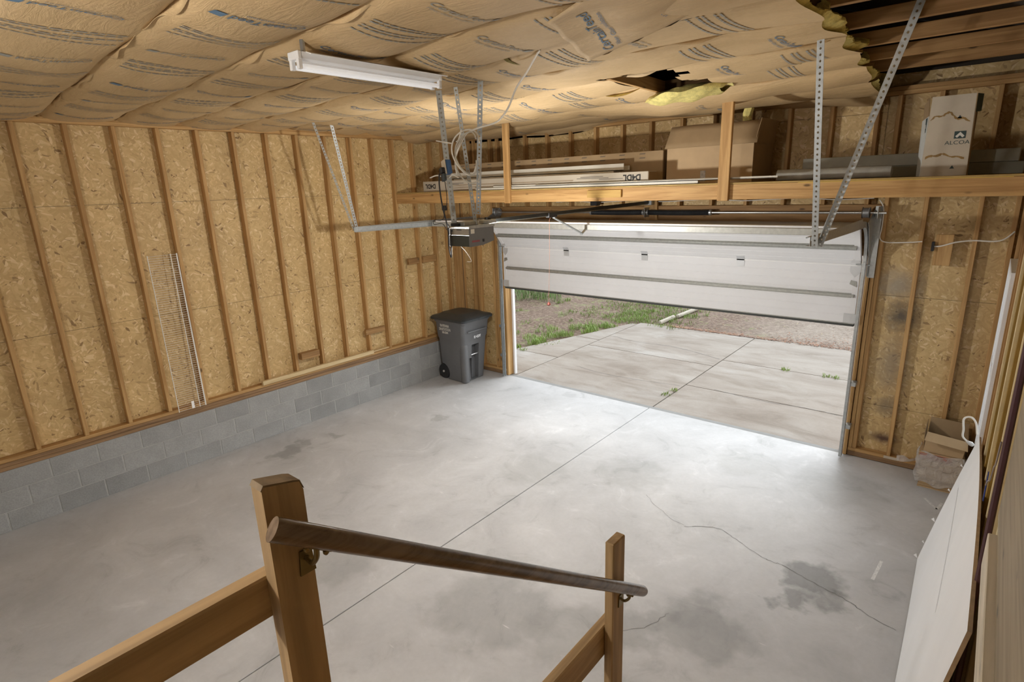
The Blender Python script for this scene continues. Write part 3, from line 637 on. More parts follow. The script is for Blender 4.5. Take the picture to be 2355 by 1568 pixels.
# ---------------------------------------------------------------- perforated angle iron
def perf(p, q, facing, w=.034, pitch=.034, hole=.0075):
    p, q = Vector(p), Vector(q); d = (q-p); L = d.length; d.normalize(); f = Vector(facing); f = (f-d*f.dot(d)).normalized(); s = d.cross(f)
    mb = MB(); n = max(2, int(L/pitch)); pt = L/n
    for A in (s, -f):
        for i in range(n):
            c = p+d*((i+.5)*pt)+A*(w/2)
            out = [(-1,-1),(0,-1),(1,-1),(1,0),(1,1),(0,1),(-1,1),(-1,0)]; ov = [c+A*(a*w/2)+d*(b*pt/2) for a, b in out]
            iv = [c+A*(hole*math.cos(math.radians(225+45*k)))+d*(hole*math.sin(math.radians(225+45*k))) for k in range(8)]
            mb.add(ov+iv, [(k, (k+1)%8, (k+1)%8+8, k+8) for k in range(8)])
    return mb
def hanger(p, q, facing, lab, mat=GALVD, w=.034):
    T = tag(perf(p, q, facing, w).build('angle_iron_hanger', mat), lab, 'hanger'); T.modifiers.new('thickness', 'SOLIDIFY').thickness = .0022; return T
XT0, XT1 = DX0-.075, DX1+.045
cf = lambda p: (CAM-Vector(p)).normalized()
hanger((XT0-.03, -1.65, 2.62), (XT0-.03, -2.05, 3.86), (.7,-.7,0), 'thin slanted perforated angle iron holding the far horizontal door track', GALVD, .024)
hanger((XT0-.02, -1.62, 2.62), (XT0-.02, -1.83, 3.88), (1,-1,0), 'upright perforated angle iron holding the far horizontal door track', GALV)
hanger((XT1+.012, -1.45, 2.60), (XT1+.012, -1.86, 3.95), (-.3,-1,0), 'upright perforated angle iron holding the near end of the right-hand track', GALV, .045)
hanger((XT1+.03, -1.40, 2.61), (6.45, -1.75, 3.98), (-.3,-1,0), 'long diagonal perforated angle iron from bare joist to right-hand track', GALV, .045)
hanger((3.35,-2.34,2.77), (3.42,-2.50,3.88), (.3,-1,0), 'widest perforated angle iron holding the left rear corner of the opener', GALVD, .052)
hanger((3.46,-2.18,2.77), (3.61,-2.50,3.92), (.5,-1,0), 'narrow middle perforated angle iron behind the cable coil', GALVD, .032)
hanger((3.51,-2.20,2.86), (3.885,-2.50,3.92), (.6,-1,0), 'bright perforated angle iron with the cable coil looped over it', GALV, .040)
# ---------------------------------------------------------------- opener
op = thing('garage_door_opener', 'dark grey garage door opener hanging from angle irons with its long rail', 'door opener', (3.45, -2.2, 2.6))
OX0, OX1, OY0, OY1 = 3.335, 3.58, -2.37, -2.06
OPG = plain('grey_opener_plastic', (.17,.175,.185), .5, 0, .05, 10); OPB = plain('taupe_opener_back', (.33,.29,.23), .6, 0, .05, 10)
MB().prism([(OY0, 2.595), (OY0+.17, 2.60), (OY1, 2.627), (OY1, 2.757), (OY0, 2.748)], OX1-.004, OX1, 'x').build('side_cover', OPG, op)
MB().prism([(OY0, 2.595), (OY0+.17, 2.60), (OY1, 2.627), (OY1, 2.757), (OY0, 2.748)], OX0, OX0+.004, 'x').build('side_cover', OPG, op)
MB().box(OX0+.005, OX1-.005, OY0, OY0+.006, 2.598, 2.69, .002).build('rear_cover', plain('dark_opener_back', (.045,.046,.035), .6), op)
r = MB().box(OX0+.005, OX1-.005, OY0+.008, OY0+.014, 2.691, 2.748, .002).build('terminal_panel', OPB, op); MB().box(OX0+.09, OX0+.15, OY0+.0075, OY0+.008, 2.733, 2.739).build('panel_print', INKK, r); MB().cyl((OX0+.035, OY0+.008, 2.73), (OX0+.035, OY0-.004, 2.73), .009, 10).build('strain_relief', BLACK, r)
MB().box(OX0, OX1, OY0, OY1+.06, 2.759, 2.765, .002).build('chassis', GALV, op); MB().box(OX1-.002, OX1+.003, OY0, OY1+.01, 2.748, 2.772).build('chassis_flange', GALV, op)
MB().box(OX0+.05, OX1-.10, OY0+.05, OY1-.08, 2.766, 2.80, .004).build('motor_cover', GALVD, op); MB().box(OX0+.02, OX0+.10, OY0+.01, OY0+.05, 2.766, 2.79, .003).build('chain_guard', BLACK, op)
MB().box(OX1+.0005, OX1+.001, OY0+.02, OY0+.065, 2.705, 2.742).build('sticker', WPRINT, op)
MB().box(OX1+.0005, OX1+.001, OY0+.03, OY0+.125, 2.632, 2.647).build('badge', plain('dull_red_print', (.28,.07,.08), .6), op)
MB().box(OX1+.0005, OX1+.001, OY0+.16, OY0+.185, 2.627, 2.652).build('emblem', BLACK, op)
LENS, nt, b = nodes('frosted_lens'); b.inputs['Base Color'].default_value = (.95,.93,.88,1); b.inputs['Transmission Weight'].default_value = .9; b.inputs['Roughness'].default_value = .6; b.inputs['IOR'].default_value = 1.1
RAILM = plain('black_painted_rail', (.035,.037,.035), .4, .4, .15, 10)
R0, R1 = Vector((3.455, -2.02, 2.785)), Vector((3.51, 1.03, 2.825))
MB().bar(R0, R1, .028, .034, .003).build('rail', RAILM, op); MB().bar(R0+Vector((0,0,-.020)), R1+Vector((0,0,-.020)), .012, .010).build('chain', plain('chain_steel', (.35,.33,.26), .4, .7, .4, 160), op)
MB().box(3.40, 3.52, -2.06, -1.95, 2.768, 2.80, .004).build('rail_clamp', GALV, op); MB().cyl((3.46,-2.0,2.80), (3.46,-2.0,2.82), .03, 14).build('sprocket', RAILM, op)
MB().box(3.46, 3.56, .98, 1.055, 2.79, 2.855, .003).build('header_bracket', GALV, op)
TY = -1.05
tr = MB().bar(R0+(R1-R0)*((TY-.07+2.02)/3.05)+Vector((0,0,-.012)), R0+(R1-R0)*((TY+.07+2.02)/3.05)+Vector((0,0,-.012)), .045, .05, .004).build('trolley', BLACK, op)
MB().bar((3.47, TY+.04, 2.755), (3.48, -.50, 2.555), .030, .010, .001).build('door_arm', GALV, op); MB().bar((3.48, -.52, 2.545), (3.485, -.40, 2.615), .030, .008, .001).build('door_arm_bracket', GALV, op)
bl = bpy.data.lights.new('opener_bulb', 'POINT'); bl.energy = 70; bl.color = (1, .975, .94); bl.shadow_soft_size = .06
blo = bpy.data.objects.new('opener_bulb_light', bl); COL.objects.link(blo); blo.parent = op; blo.location = (0, .23, .075)
MB().tube([(3.45,-2.045,2.665),(3.45,-2.04,2.665),(3.45,-2.0,2.665)], [.012,.02,.02], 12).build('bulb_socket', WHITEG, op)
rc = thing('release_cord', 'thin red emergency release cord hanging in front of the white door', 'cord', (3.47,-1.02,1.9))
CX, CY = 3.425, -1.03
MB().tube([(3.452, CY-.01, 2.757), (CX+.004, CY, 2.735), (CX, CY, 2.4), (CX-.02, CY, 1.875)], .0014, 6).build('cord', plain('red_cord', (.30,.13,.08), .8), rc)
MB().tube([(CX-.02, CY, 1.875), (CX-.02, CY, 1.868), (CX-.02, CY, 1.85), (CX-.02, CY, 1.838)], [.004,.012,.020,.012], 12).build('pull_handle', plain('red_handle', (.22,.045,.03), .5), rc)
# ---------------------------------------------------------------- loft contents
ZD = 3.0405
def carton(name, lab, x0, x1, y0, y1, z0, z1, mat, tape=None, grp=None):
    T = thing(name, lab, 'carton', ((x0+x1)/2, (y0+y1)/2, z0), grp); MB().box(x0, x1, y0, y1, z0, z1, .004).build('carton_body', mat, T)
    for x, s in ((x0, -1), (x1, 1)): MB().box(x+s*.0005, x+s*.003, y0+.006, y1-.006, z0+.006, z1-.006).build('end_flap', CARDD, T)
    return T
WCT = plain('printed_carton', (.45,.40,.32), .75, 0, .06, 4)
A = carton('siding_carton', 'long pale carton lettered D4DL at both ends, lying along the shelf edge', .50, 4.05, -.10, .10, ZD, ZD+.145, WCT)
def dtext(x, z, s, par, y): 
    mb = MB(); put_text(mb, 'D4DL', s, lambda u, w: Vector((x-u, y, z-w)), .003); mb.build('lettering', INKK, par)
dtext(.66, ZD+.105, .085, A, -.1015); dtext(3.86, ZD+.115, .085, A, -.1015)
mb = MB()
for x, w, z in ((.98,.34,.10),(1.05,.18,.085),(3.15,.42,.09),(3.2,.3,.105),(3.45,.3,.075)): mb.quad((x,-.1015,ZD+z), (x+w,-.1015,ZD+z), (x+w,-.1015,ZD+z+.010), (x,-.1015,ZD+z+.010))
mb.build('fine_print', plain('grey_ink', (.22,.20,.17), .8), A, 'stuff')
mb = MB(); 
for k in range(3): mb.quad((1.10,-.1012,ZD+.012+.03*k), (3.1,-.1012,ZD+.012+.03*k), (3.1,-.1012,ZD+.026+.03*k), (1.25,-.1012,ZD+.026+.03*k))
mb.build('printed_band', plain('brown_band', (.30,.235,.16), .8), A)
B = carton('siding_carton', 'long brown carton with faint repeated marks, behind the white strips', .62, 4.00, .34, .58, ZD, ZD+.37, CARDD)
mb = MB()
for i in range(12):
    for z in (.30, .345): mb.quad((.85+i*.26,.3385,ZD+z-.008), (.92+i*.26,.3385,ZD+z-.008), (.93+i*.26,.3385,ZD+z+.006), (.86+i*.26,.3385,ZD+z+.006))
mb.build('faint_marks', plain('grey_ink_marks', (.17,.13,.09), .8), B, 'stuff')
STRIP = plain('cream_vinyl_strip', (.58,.55,.47), .45, 0, .04)
def strip(x0, x1, y, z, w, h, lab): 
    T = MB(); T.box(x0, x1, y, y+w, z, z+.006); T.box(x0, x1, y, y+.005, z, z+h); T.box(x0, x1, y+w-.005, y+w, z, z+h*.7); return tag(T.build('trim_strip', STRIP), lab, 'trim strip', 'vinyl trim strips on the loft')
strip(.85, 3.63, .13, ZD+.17, .14, .075, 'widest white vinyl strip lying on the low carton, in front of the brown one')
tag(MB().box(.9, 3.5, .13, .29, ZD, ZD+.168, .004).build('filler_carton', CARDW), 'low white carton under the widest vinyl strip', 'carton')
strip(1.6, 4.62, -.165, ZD, .055, .030, 'long cream vinyl strip at the very edge of the loft')
strip(1.9, 5.36, -.150, ZD+.031, .03, .020, 'thin cream vinyl strip lying on the edge strip and reaching furthest right')
strip(2.6, 4.85, -.178, ZD+.0315, .022, .012, 'shortest thin cream strip atop the edge strip')
# big open box
BX = thing('open_cardboard_box', 'large open brown cardboard box with raised front flap on the loft', 'box', (4.5, .6, ZD))
def sheet(name, pts, mat, par, t=.004): return MB().quad(*pts).build(name, mat, par, solid=t)
zt = ZD+.375
sheet('front_side', [(4.06,.32,ZD), (4.98,.32,ZD), (4.98,.32,zt), (4.06,.32,zt)], CARD, BX); sheet('back_side', [(4.06,.95,ZD), (4.98,.95,ZD), (4.98,.95,zt), (4.06,.95,zt)], CARDD, BX)
sheet('left_side', [(4.06,.32,ZD), (4.06,.95,ZD), (4.06,.95,zt), (4.06,.32,zt)], CARDD, BX); sheet('right_side', [(4.98,.32,ZD), (4.98,.95,ZD), (4.98,.95,zt), (4.98,.32,zt)], CARDD, BX)
sheet('base', [(4.06,.32,ZD+.003), (4.98,.32,ZD+.003), (4.98,.95,ZD+.003), (4.06,.95,ZD+.003)], CARDD, BX)
fl_ = MB().grid(8, 4, lambda u, v: (4.00+.03*(1-v)+.06*v+(.98-.03*v)*u, .315+.10*v, zt+.001+.225*v+.006*math.sin(u*6)*v)).build('front_flap', CARDD, BX, solid=.004)
sheet('right_flap', [(4.983,.33,zt), (4.983,.94,zt), (5.03,.92,zt+.235), (5.03,.35,zt+.235)], CARDD, BX); sheet('back_flap', [(4.07,.952,zt), (4.97,.952,zt), (4.95,.99,zt+.2), (4.09,.99,zt+.2)], CARDD, BX)
MB().box(4.445, 4.50, .3165, .3175, ZD+.02, ZD+.13).build('tape', plain('shiny_tape', (.62,.60,.58), .15, .3, .3, 40), BX)
# tall carton with aluminium maker's mark
AL = thing('tall_carton', 'tall off-white carton printed ALCOA standing on the loft', 'carton', (6.55, .35, ZD))
ALW = plain('stained_white_carton', (.62,.55,.44), .8, 0, .06, 6); TEAL = plain('dark_teal_print', (.045,.075,.075), .7, 0, .1)
ax0, ax1, ay0, ay1, az = 6.395, 6.705, .20, .42, ZD+.62
sheet('front_side', [(ax0,ay0,ZD), (ax1,ay0,ZD), (ax1-.015,ay0,az), (ax0+.012,ay0,az)], ALW, AL); sheet('right_side', [(ax1,ay0,ZD), (ax1,ay1,ZD), (ax1-.01,ay1,az), (ax1-.01,ay0,az)], CARDD, AL)
zl = ZD+.475
sheet('left_side', [(ax0,ay0,ZD), (ax0-.045,ay1,ZD), (ax0-.055,ay1,zl-.02), (ax0+.006,ay0,zl)], plain('white_carton_side', (.60,.62,.60), .7, 0, .04), AL); sheet('back_side', [(ax0-.045,ay1,ZD), (ax1,ay1,ZD), (ax1,ay1,zl+.02), (ax0-.055,ay1,zl-.02)], CARDD, AL)
sheet('left_flap', [(ax0+.005,ay0+.01,zl), (ax0-.05,ay1,zl-.015), (ax0-.06,ay1+.05,zl+.11), (ax0-.01,ay0+.05,zl+.14)], CARDD, AL); sheet('right_flap', [(ax1-.01,ay0+.02,az-.14), (ax1+.02,ay1,az-.12), (ax1+.02,ay1,az+.01), (ax1-.01,ay0+.02,az)], TEAL, AL)
mb = MB(); lx, lz, yy = 6.625, ZD+.315, ay0-.003
for p in ([(-.038,-.028),(.038,-.028),(.038,.028),(-.038,.028)],): mb.add([(lx+a, yy, lz+b) for a, b in p], [(0,1,2,3)])
mb.build('logo_tile', TEAL, AL)
mb = MB()
for s in (-1, 1): mb.add([(lx, yy-.0006, lz+.022), (lx+s*.030, yy-.0006, lz-.010), (lx+s*.017, yy-.0006, lz-.022), (lx, yy-.0006, lz-.004)], [(0,1,2,3)])
mb.build('logo_mark', WPRINT, AL)
mb = MB(); put_text(mb, 'ALCOA', .042, lambda u, w: Vector((lx-.012+u*1.15, yy, lz-.072+w))); 
for z in (.45, .065): mb.add([(6.605+a, yy, ZD+z+b) for a, b in ((-.016,-.010),(.016,-.010),(0,.016))], [(0,1,2)])
mb.build('lettering', TEAL, AL, 'stuff')
mb = MB()
for zz, amp in ((.455, .03), (.155, .015)):
    for i in range(22):
        u0, u1 = i/22, (i+1)/22; z0 = ZD+zz+amp*(math.sin(u0*5.5-.5)+.4*math.sin(u0*17)); z1 = ZD+zz+amp*(math.sin(u1*5.5-.5)+.4*math.sin(u1*17)); w = .004+.010*rnd.random()
        mb.quad((ax0+.02+.26*u0, yy, z0-w), (ax0+.02+.26*u1, yy, z1-w), (ax0+.02+.26*u1, yy, z1+w*.6), (ax0+.02+.26*u0, yy, z0+w*.6))
mb.build('water_stain', plain('brown_stain', (.34,.21,.075), .85, 0, .2, 25), AL, 'stuff')
def lside(u, z): t = u; return Vector((ax0+.004-.052*t-.003, ay0+(ay1-ay0)*t-.003, ZD+z))
MB().quad(lside(.12,.35), lside(.95,.34), lside(.95,.455), lside(.12,.465)).build('label_block', TEAL, AL)
mb = MB(); put_text(mb, 'TRIM COIL', .038, lambda u, w: lside(.52-u*4.2, .385+w)-Vector((.001,.001,0)), .001); put_text(mb, '9', .04, lambda u, w: lside(.52-u*4.2, .43+w*.8)-Vector((.001,.001,0))); mb.build('side_lettering', WPRINT, AL)
mb = MB(); put_text(mb, '12-11-12', .055, lambda u, w: lside(.45-w*4.5, .17+u)-Vector((.0005,.0005,0))); mb.build('side_numbers', plain('pale_teal_ink', (.42,.47,.47), .8), AL, 'stuff')
carton('flat_carton', 'long grey carton lying behind the tall ALCOA carton', 5.35, 7.02, .72, .96, ZD+.1, ZD+.205, plain('grey_carton', (.36,.35,.29), .8)); carton('flat_carton', 'lower grey carton under the long grey carton', 4.93+.2, 7.06, .70, 1.0, ZD, ZD+.098, plain('dark_grey_carton', (.27,.26,.21), .8))
tag(MB().tube([(5.28,.10,ZD+.052),(5.29,.10,ZD+.052),(6.2,.12,ZD+.052),(6.21,.12,ZD+.052)], [.02,.05,.05,.02], 14).build('rolled_sheet', plain('grey_plastic_sheet', (.34,.33,.29), .35, 0, .2, 8)), 'grey rolled plastic sheet on the loft beside the tall carton', 'roll')
# ---------------------------------------------------------------- shop light
sl = thing('shop_light', 'white two-lamp strip light fixed to the paper-faced ceiling', 'light fixture', (3.95, -3.48, 3.74))
SX, S0, S1, SZt = 4.02, -4.06, -3.05, 3.785
def lp(p): return [(SX+a, b) for a, b in p]
MB().prism([(SX-.055, SZt), (SX+.055, SZt), (SX+.045, SZt-.030), (SX+.028, SZt-.040), (SX-.028, SZt-.040), (SX-.045, SZt-.030)], S0+.02, S1-.02, 'y').build('channel', WHITEG, sl)
MB().prism([(SX-.10, SZt-.018), (SX-.056, SZt-.002), (SX-.056, SZt+.002), (SX-.105, SZt-.014)], S0+.04, S1, 'y').build('reflector_wing', WHITEG, sl); MB().prism([(SX+.10, SZt-.018), (SX+.056, SZt-.002), (SX+.056, SZt+.002), (SX+.105, SZt-.014)], S0+.04, S1, 'y').build('reflector_wing', WHITEG, sl)
TUBE = emis('fluorescent_tube', (.97,.98,1.0), .12)
for dx in (-.034, .034):
    for y in (S0+.01, S1-.01): MB().box(SX+dx-.012, SX+dx+.012, y-.012, y+.012, SZt-.082, SZt-.03, .003).build('lamp_holder', WHITEG, sl)
    MB().cyl((SX+dx, S0+.024, SZt-.066), (SX+dx, S1-.024, SZt-.066), .0125, 12).build('tube', TUBE, sl)
MB().box(SX-.05, SX+.05, S0-.004, S0+.018, SZt-.035, SZt+.005, .003).build('end_plate', WHITEG, sl); MB().box(SX-.05, SX+.05, S1-.018, S1+.004, SZt-.035, SZt+.0, .003).build('end_plate', WHITEG, sl)
MB().bar((SX, S0+.06, SZt), (SX, S0+.06, ZJ-.02), .03, .012).build('mount', GALV, sl); MB().bar((SX, S1-.06, SZt), (SX, S1-.06, ZJ-.02), .03, .012).build('mount', GALV, sl)
# ---------------------------------------------------------------- wheeled refuse cart
tc_ = thing('wheeled_trash_can', 'dark grey wheeled trash can with hinged lid in the corner by the door', 'trash can', (.40, .62, 0))
def rr(x0, x1, y0, y1, z, r, n=6):
    P = []
    for cx, cy, a0 in ((x1-r, y1-r, 0), (x0+r, y1-r, 90), (x0+r, y0+r, 180), (x1-r, y0+r, 270)):
        for k in range(n+1): a = math.radians(a0+90*k/n); P.append((cx+r*math.cos(a), cy+r*math.sin(a), z))
    return P
def loft_(rings, cap=True):
    mb = MB(); n = len(rings[0]); v = [p for r in rings for p in r]; f = []
    for i in range(len(rings)-1):
        for k in range(n): f.append((i*n+k, i*n+(k+1)%n, (i+1)*n+(k+1)%n, (i+1)*n+k))
    if cap: f.append(tuple(range(n))[::-1]); f.append(tuple((len(rings)-1)*n+k for k in range(n)))
    mb.sm = True; return mb.add(v, f)
def body_ring(z, g=0):
    t = z/1.02; return rr(.095-.04*t-g, .600+.085*t+g, .365-.045*t-g, .855+.065*t+g, z, .06)
rings = [body_ring(.012)]+[body_ring(z) for z in (.05, .3, .55, .70)]+[body_ring(.74, .012), body_ring(.98, .014), body_ring(1.0, .03), body_ring(1.03, .03)]
body = loft_(rings).build('body', DGREY, tc_)
def cut(o, cutters):
    for mb in cutters:
        c = bpy.data.objects.new('c', mb.mesh('c')); COL.objects.link(c); c.location = -LOC[tc_.name]
        md = o.modifiers.new('b', 'BOOLEAN'); md.operation = 'DIFFERENCE'; md.solver = 'EXACT'; md.object = c
        o.parent = None; bpy.context.view_layer.update()
        dg = bpy.context.evaluated_depsgraph_get(); m = bpy.data.meshes.new_from_object(o.evaluated_get(dg)); o.modifiers.clear(); old = o.data; o.data = m; bpy.data.objects.remove(c); o.parent = tc_
    m.shade_smooth(); m.set_sharp_from_angle(angle=math.radians(38))
cut(body, [MB().box(.54, .8, .53, .70, .02, .62), MB().box(.60, .8, .47, .53, .02, .40), MB().cyl((.12, .2, .12), (.12, .47, .12), .155, 24), MB().cyl((.12, .74, .12), (.12, 1.1, .12), .155, 24)])
for y in (.40, .82):
    w = MB().tube([(.13, y-.03, .125), (.13, y-.026, .125), (.13, y+.026, .125), (.13, y+.03, .125)], [.10, .124, .124, .10], 28).build('wheel', BLACK, tc_); MB().cyl((.13, y-.032, .125), (.13, y-.044, .125), .018, 12).build('hub_cap', plain('hub_grey', (.55,.55,.53), .4), w)
MB().cyl((.13, .38, .125), (.13, .84, .125), .010, 8).build('axle', GALV, tc_)
MB().cyl((.605, .525, .44), (.605, .705, .44), .013, 10).build('lift_bar', plain('chromed_bar', (.75,.76,.76), .25, .8), tc_)
LIDM = plain('black_lid_plastic', (.035,.042,.046), .38, 0, .1, 6)
def lid_ring(z, g): return rr(-.005-g, .735+g, .285-g, .955+g, z, .07)
loft_([lid_ring(1.031, .0), lid_ring(1.035, .025), lid_ring(1.065, .028), lid_ring(1.085, .005), rr(.06,.67,.34,.90,1.10,.09), rr(.10,.62,.38,.86,1.128,.10), rr(.16,.56,.43,.81,1.135,.10)]).build('lid', LIDM, tc_)
loft_([rr(.535,.655,.338,.47,z_,.05) for z_ in (.012,.3,.62)]+[rr(.54,.65,.343,.465,.66,.05), rr(.56,.63,.36,.44,.685,.03)]).build('corner_column', DGREY, tc_)
MB().box(.762, .766, .60, .64, 1.045, 1.06).build('lid_slot', BLACK, tc_)
MB().cyl((-.012, .33, 1.06), (-.012, .91, 1.06), .02, 10).build('hinge_bar', LIDM, tc_)
MB().box(.695, .715, .40, .84, .845, .865, .006).build('catch_ridge', DGREY, tc_)
mb = MB()
def tface(x, z):
    t = z/1.02; return Vector((x, .365-.045*t-.0165, z))
for s_, z in (('RAVENNA', .915), ('SANITATION', .855), ('308-3844', .805)): put_text(mb, s_, .062 if z > .81 else .052, lambda u, w: tface(.275+u*.72, z+w*1.05), .0012)
mb.build('company_lettering', plain('white_paint_print', (.72,.71,.66), .6), tc_)
mb = MB(); put_text(mb, 'ID 42297', .058, lambda u, w: Vector((.6875+.0155, .62+u*.72, .735+w)), .0012); mb.build('serial_lettering', plain('white_stamp', (.85,.85,.85), .6), tc_)
tc_.location.x += .035
# ---------------------------------------------------------------- things on the long stud wall
ws = thing('wire_shelf', 'white wire closet shelf standing on end between two studs', 'wire shelf', (.04, -3.5, .73))
WIRE = plain('white_coated_wire', (.80,.80,.76), .4, 0, .03)
def wp(y, z): return Vector((.012+.05*(1-(z-.70)/1.8), y, z))
zb, ztp = .705, 2.49
for y in (-3.655, -3.425, -3.365, -3.358): MB().cyl(wp(y, zb), wp(y+.004, ztp), .0042, 8).build('long_rod', WIRE, ws)
mb = MB()
for i in range(72): z = zb+.01+(ztp-zb-.02)*i/71; mb.cyl(wp(-3.657, z)+Vector((.005,0,0)), wp(-3.362, z)+Vector((.005,0,0)), .0016, 5)
mb.build('cross_wires', WIRE, ws, 'stuff')
MB().box(.068, .070, -3.515, -3.485, .712, .80).build('paper_tag', plain('white_paper', (.85,.85,.84), .8), ws)
def scrap(lab, *b, mat=DY, cat='wood block', n='scrap_block'): return tag(MB().box(*b, .003).build(n, mat), lab, cat)
scrap('short dark wood block nailed across a stud just above the pale board', .001, .085, -2.09, -1.82, .93, 1.02)
scrap('wood block nailed across a stud near the trash can', .001, .04, -1.01, -.66, 1.03, 1.11)
scrap('short wood block high on the wall, the one nearer the corner', .001, .045, .20, .47, 1.955, 2.055); scrap('short wood block high on the wall beside its longer twin', .001, .045, -.10, .115, 1.96, 2.05)
tag(MB().box(.004, .048, -2.64, -.91, .728, .782, .002).build('pale_board', PALE), 'pale new board resting on the wooden sill of the block wall', 'board')
tag(MB().bar((-.045,-.90,.736), (-.045,-.53,.737), .055, .018, .002).build('offcut_board', PALE), 'thin pale offcut on the sill ledge, past the end of the long board', 'board')
tag(MB().box(-.06, -.02, .93, .96, 1.05, 1.33, .006).build('red_level', plain('red_level_paint', (.30,.02,.02), .5)), 'red spirit level standing in the wall corner behind the trash can', 'level')
bpy.data.objects['red_level'].location.z = 0.728
# ---------------------------------------------------------------- stack of cartons by the front wall
st = [(.74, 1.03)]
def bundle(z, h, x0, x1, y0, y1, lab): 
    T = thing('flat_box_bundle', lab, 'box bundle', ((x0+x1)/2, (y0+y1)/2, z), 'bundles of flattened boxes beside the front wall'); n = max(3, int(h/.012))
    for k in range(n): 
        j = rnd.uniform(-.006, .006); MB().box(x0+j, x1+j, y0+j, y1+j, z+h*k/n, z+h*(k+1)/n-.0015).build('flattened_box', CARD, T)
    return T
bundle(.001, .105, 6.71, 7.03, .74, 1.02, 'lowest bundle of flattened brown boxes on the floor by the front wall'); bundle(.107, .10, 6.69, 7.02, .73, 1.01, 'second bundle of flattened brown boxes, resting on the lowest one')
bundle(.208, .10, 6.70, 7.04, .74, 1.02, 'third bundle of flattened brown boxes, right below the red-edged one')
rb = bundle(.309, .075, 6.68, 7.03, .73, 1.02, 'red-edged bundle of flattened boxes under the open box'); RED = plain('red_printed_edge', (.42,.15,.11), .7)
for k in range(5): MB().box(6.685, 6.95, .722, .7235, .315+.013*k, .322+.013*k).build('red_edge', RED, rb)
ob = thing('small_open_box', 'open brown cardboard box on top of the wrapped bundles', 'box', (6.87, .87, .385)); z0, z1 = .386, .60
for nm, q in (('front_side', [(6.71,.745,z0),(7.02,.745,z0),(7.04,.735,z1-.03),(6.72,.735,z1)]), ('back_side', [(6.71,1.01,z0),(7.02,1.01,z0),(7.03,1.03,z1+.05),(6.72,1.03,z1+.06)]), ('left_side', [(6.71,.745,z0),(6.71,1.01,z0),(6.70,1.02,z1+.03),(6.70,.75,z1)]), ('right_side', [(7.02,.745,z0),(7.02,1.01,z0),(7.03,1.02,z1),(7.04,.74,z1-.03)]), ('base', [(6.71,.745,z0+.002),(7.02,.745,z0+.002),(7.02,1.01,z0+.002),(6.71,1.01,z0+.002)]), ('front_flap', [(6.72,.734,z1),(7.04,.734,z1-.03),(7.05,.64,z1-.09),(6.71,.64,z1-.06)])): sheet(nm, q, CARD if 'front' in nm else CARDD, ob)
PLAS, nt, b = nodes('clear_poly_wrap'); b.inputs['Base Color'].default_value = (.93,.92,.91,1); b.inputs['Roughness'].default_value = .12; b.inputs['Alpha'].default_value = .42; b.inputs['Specular IOR Level'].default_value = .8
v = coords(nt); bump(nt, b, noise(nt, v, 14, 5, .6, 1.0), 1.0, .05)
def wrap(u, v):
    a = 2*math.pi*u; c, s = math.cos(a), math.sin(a); k = max(abs(c), abs(s)); z = .05+.33*v
    r = 1.03+.05*math.sin(7*a+v*9)+.12*math.sin(v*math.pi*2.1)**2*(.3+.7*(c < -.3)); return (6.865+.18*r*c/k**.85, .875+.155*r*s/k**.85, z+.018*math.sin(5*a))
pw = tag(MB().grid(64, 24, wrap).build('plastic_wrap', PLAS), 'crumpled clear plastic wrap around the box bundles', 'plastic wrap')
def tail(u, v): return (6.70-.20*u, .80-.03*u+.10*(v-.5)*(1-u*.8), .255+.03*math.sin(u*6+v*3)-.02*u)
MB().grid(12, 6, tail).build('loose_corner', PLAS, pw)
# ---------------------------------------------------------------- leaning drywall
dw = thing('drywall_sheet', 'white drywall sheet leaning on the stud wall beside the stairs', 'drywall', (6.95, -2, 0))
def dwf(u, v, o=0):          # u along length (far to near), v up
    a, b, c, d = Vector((6.842,-.64,.004)), Vector((6.875,-3.55,.004)), Vector((7.090,-.22,1.00)), Vector((7.060,-3.87,1.72))
    p = a*(1-u)*(1-v)+b*u*(1-v)+c*(1-u)*v+d*u*v; p.x += -.006*math.sin(math.pi*v)+.012*math.sin(math.pi*u)+o; return p
DRYW = plain('white_paper_drywall', (.87,.885,.91), .6, 0, .02, 3); GYPS = plain('brown_drywall_edge', (.36,.255,.15), .85, 0, .15, 20)
MB().grid(40, 16, lambda u, v: dwf(u, v)).build('face_sheet', DRYW, dw); MB().grid(40, 16, lambda u, v: dwf(u, v, .0125)).build('back_sheet', GYPS, dw)
for nm, fn in (('top_edge', lambda u, v: dwf(u, 1, .0125*v)), ('far_edge', lambda u, v: dwf(0, u, .0125*v)), ('near_edge', lambda u, v: dwf(1, u, .0125*v)), ('bottom_edge', lambda u, v: dwf(u, 0, .0125*v))): MB().grid(40, 1, fn).build(nm, GYPS, dw)
mb = MB()
for i in range(24):
    u0, u1 = .12+.55*i/24, .12+.55*(i+1)/24; w = .0018
    mb.quad(dwf(u0,.72-.16*u0-w,-.0015), dwf(u1,.72-.16*u1-w,-.0015), dwf(u1,.72-.16*u1+w,-.0015), dwf(u0,.72-.16*u0+w,-.0015))
mb.build('pencil_line', plain('graphite', (.42,.42,.42), .7), dw)
mb = MB()
for t, s in ((.12,.02),(.3,.028),(.55,.02),(.0,.03),(.75,.02)):
    p = dwf(0, t); mb.add([p+Vector((0,.0,0)), p+Vector((-.02*s/.02,.01,s*.5)), p+Vector((-.012,.02,s))], [(0,1,2)])
mb.build('torn_bits', DRYW, dw)
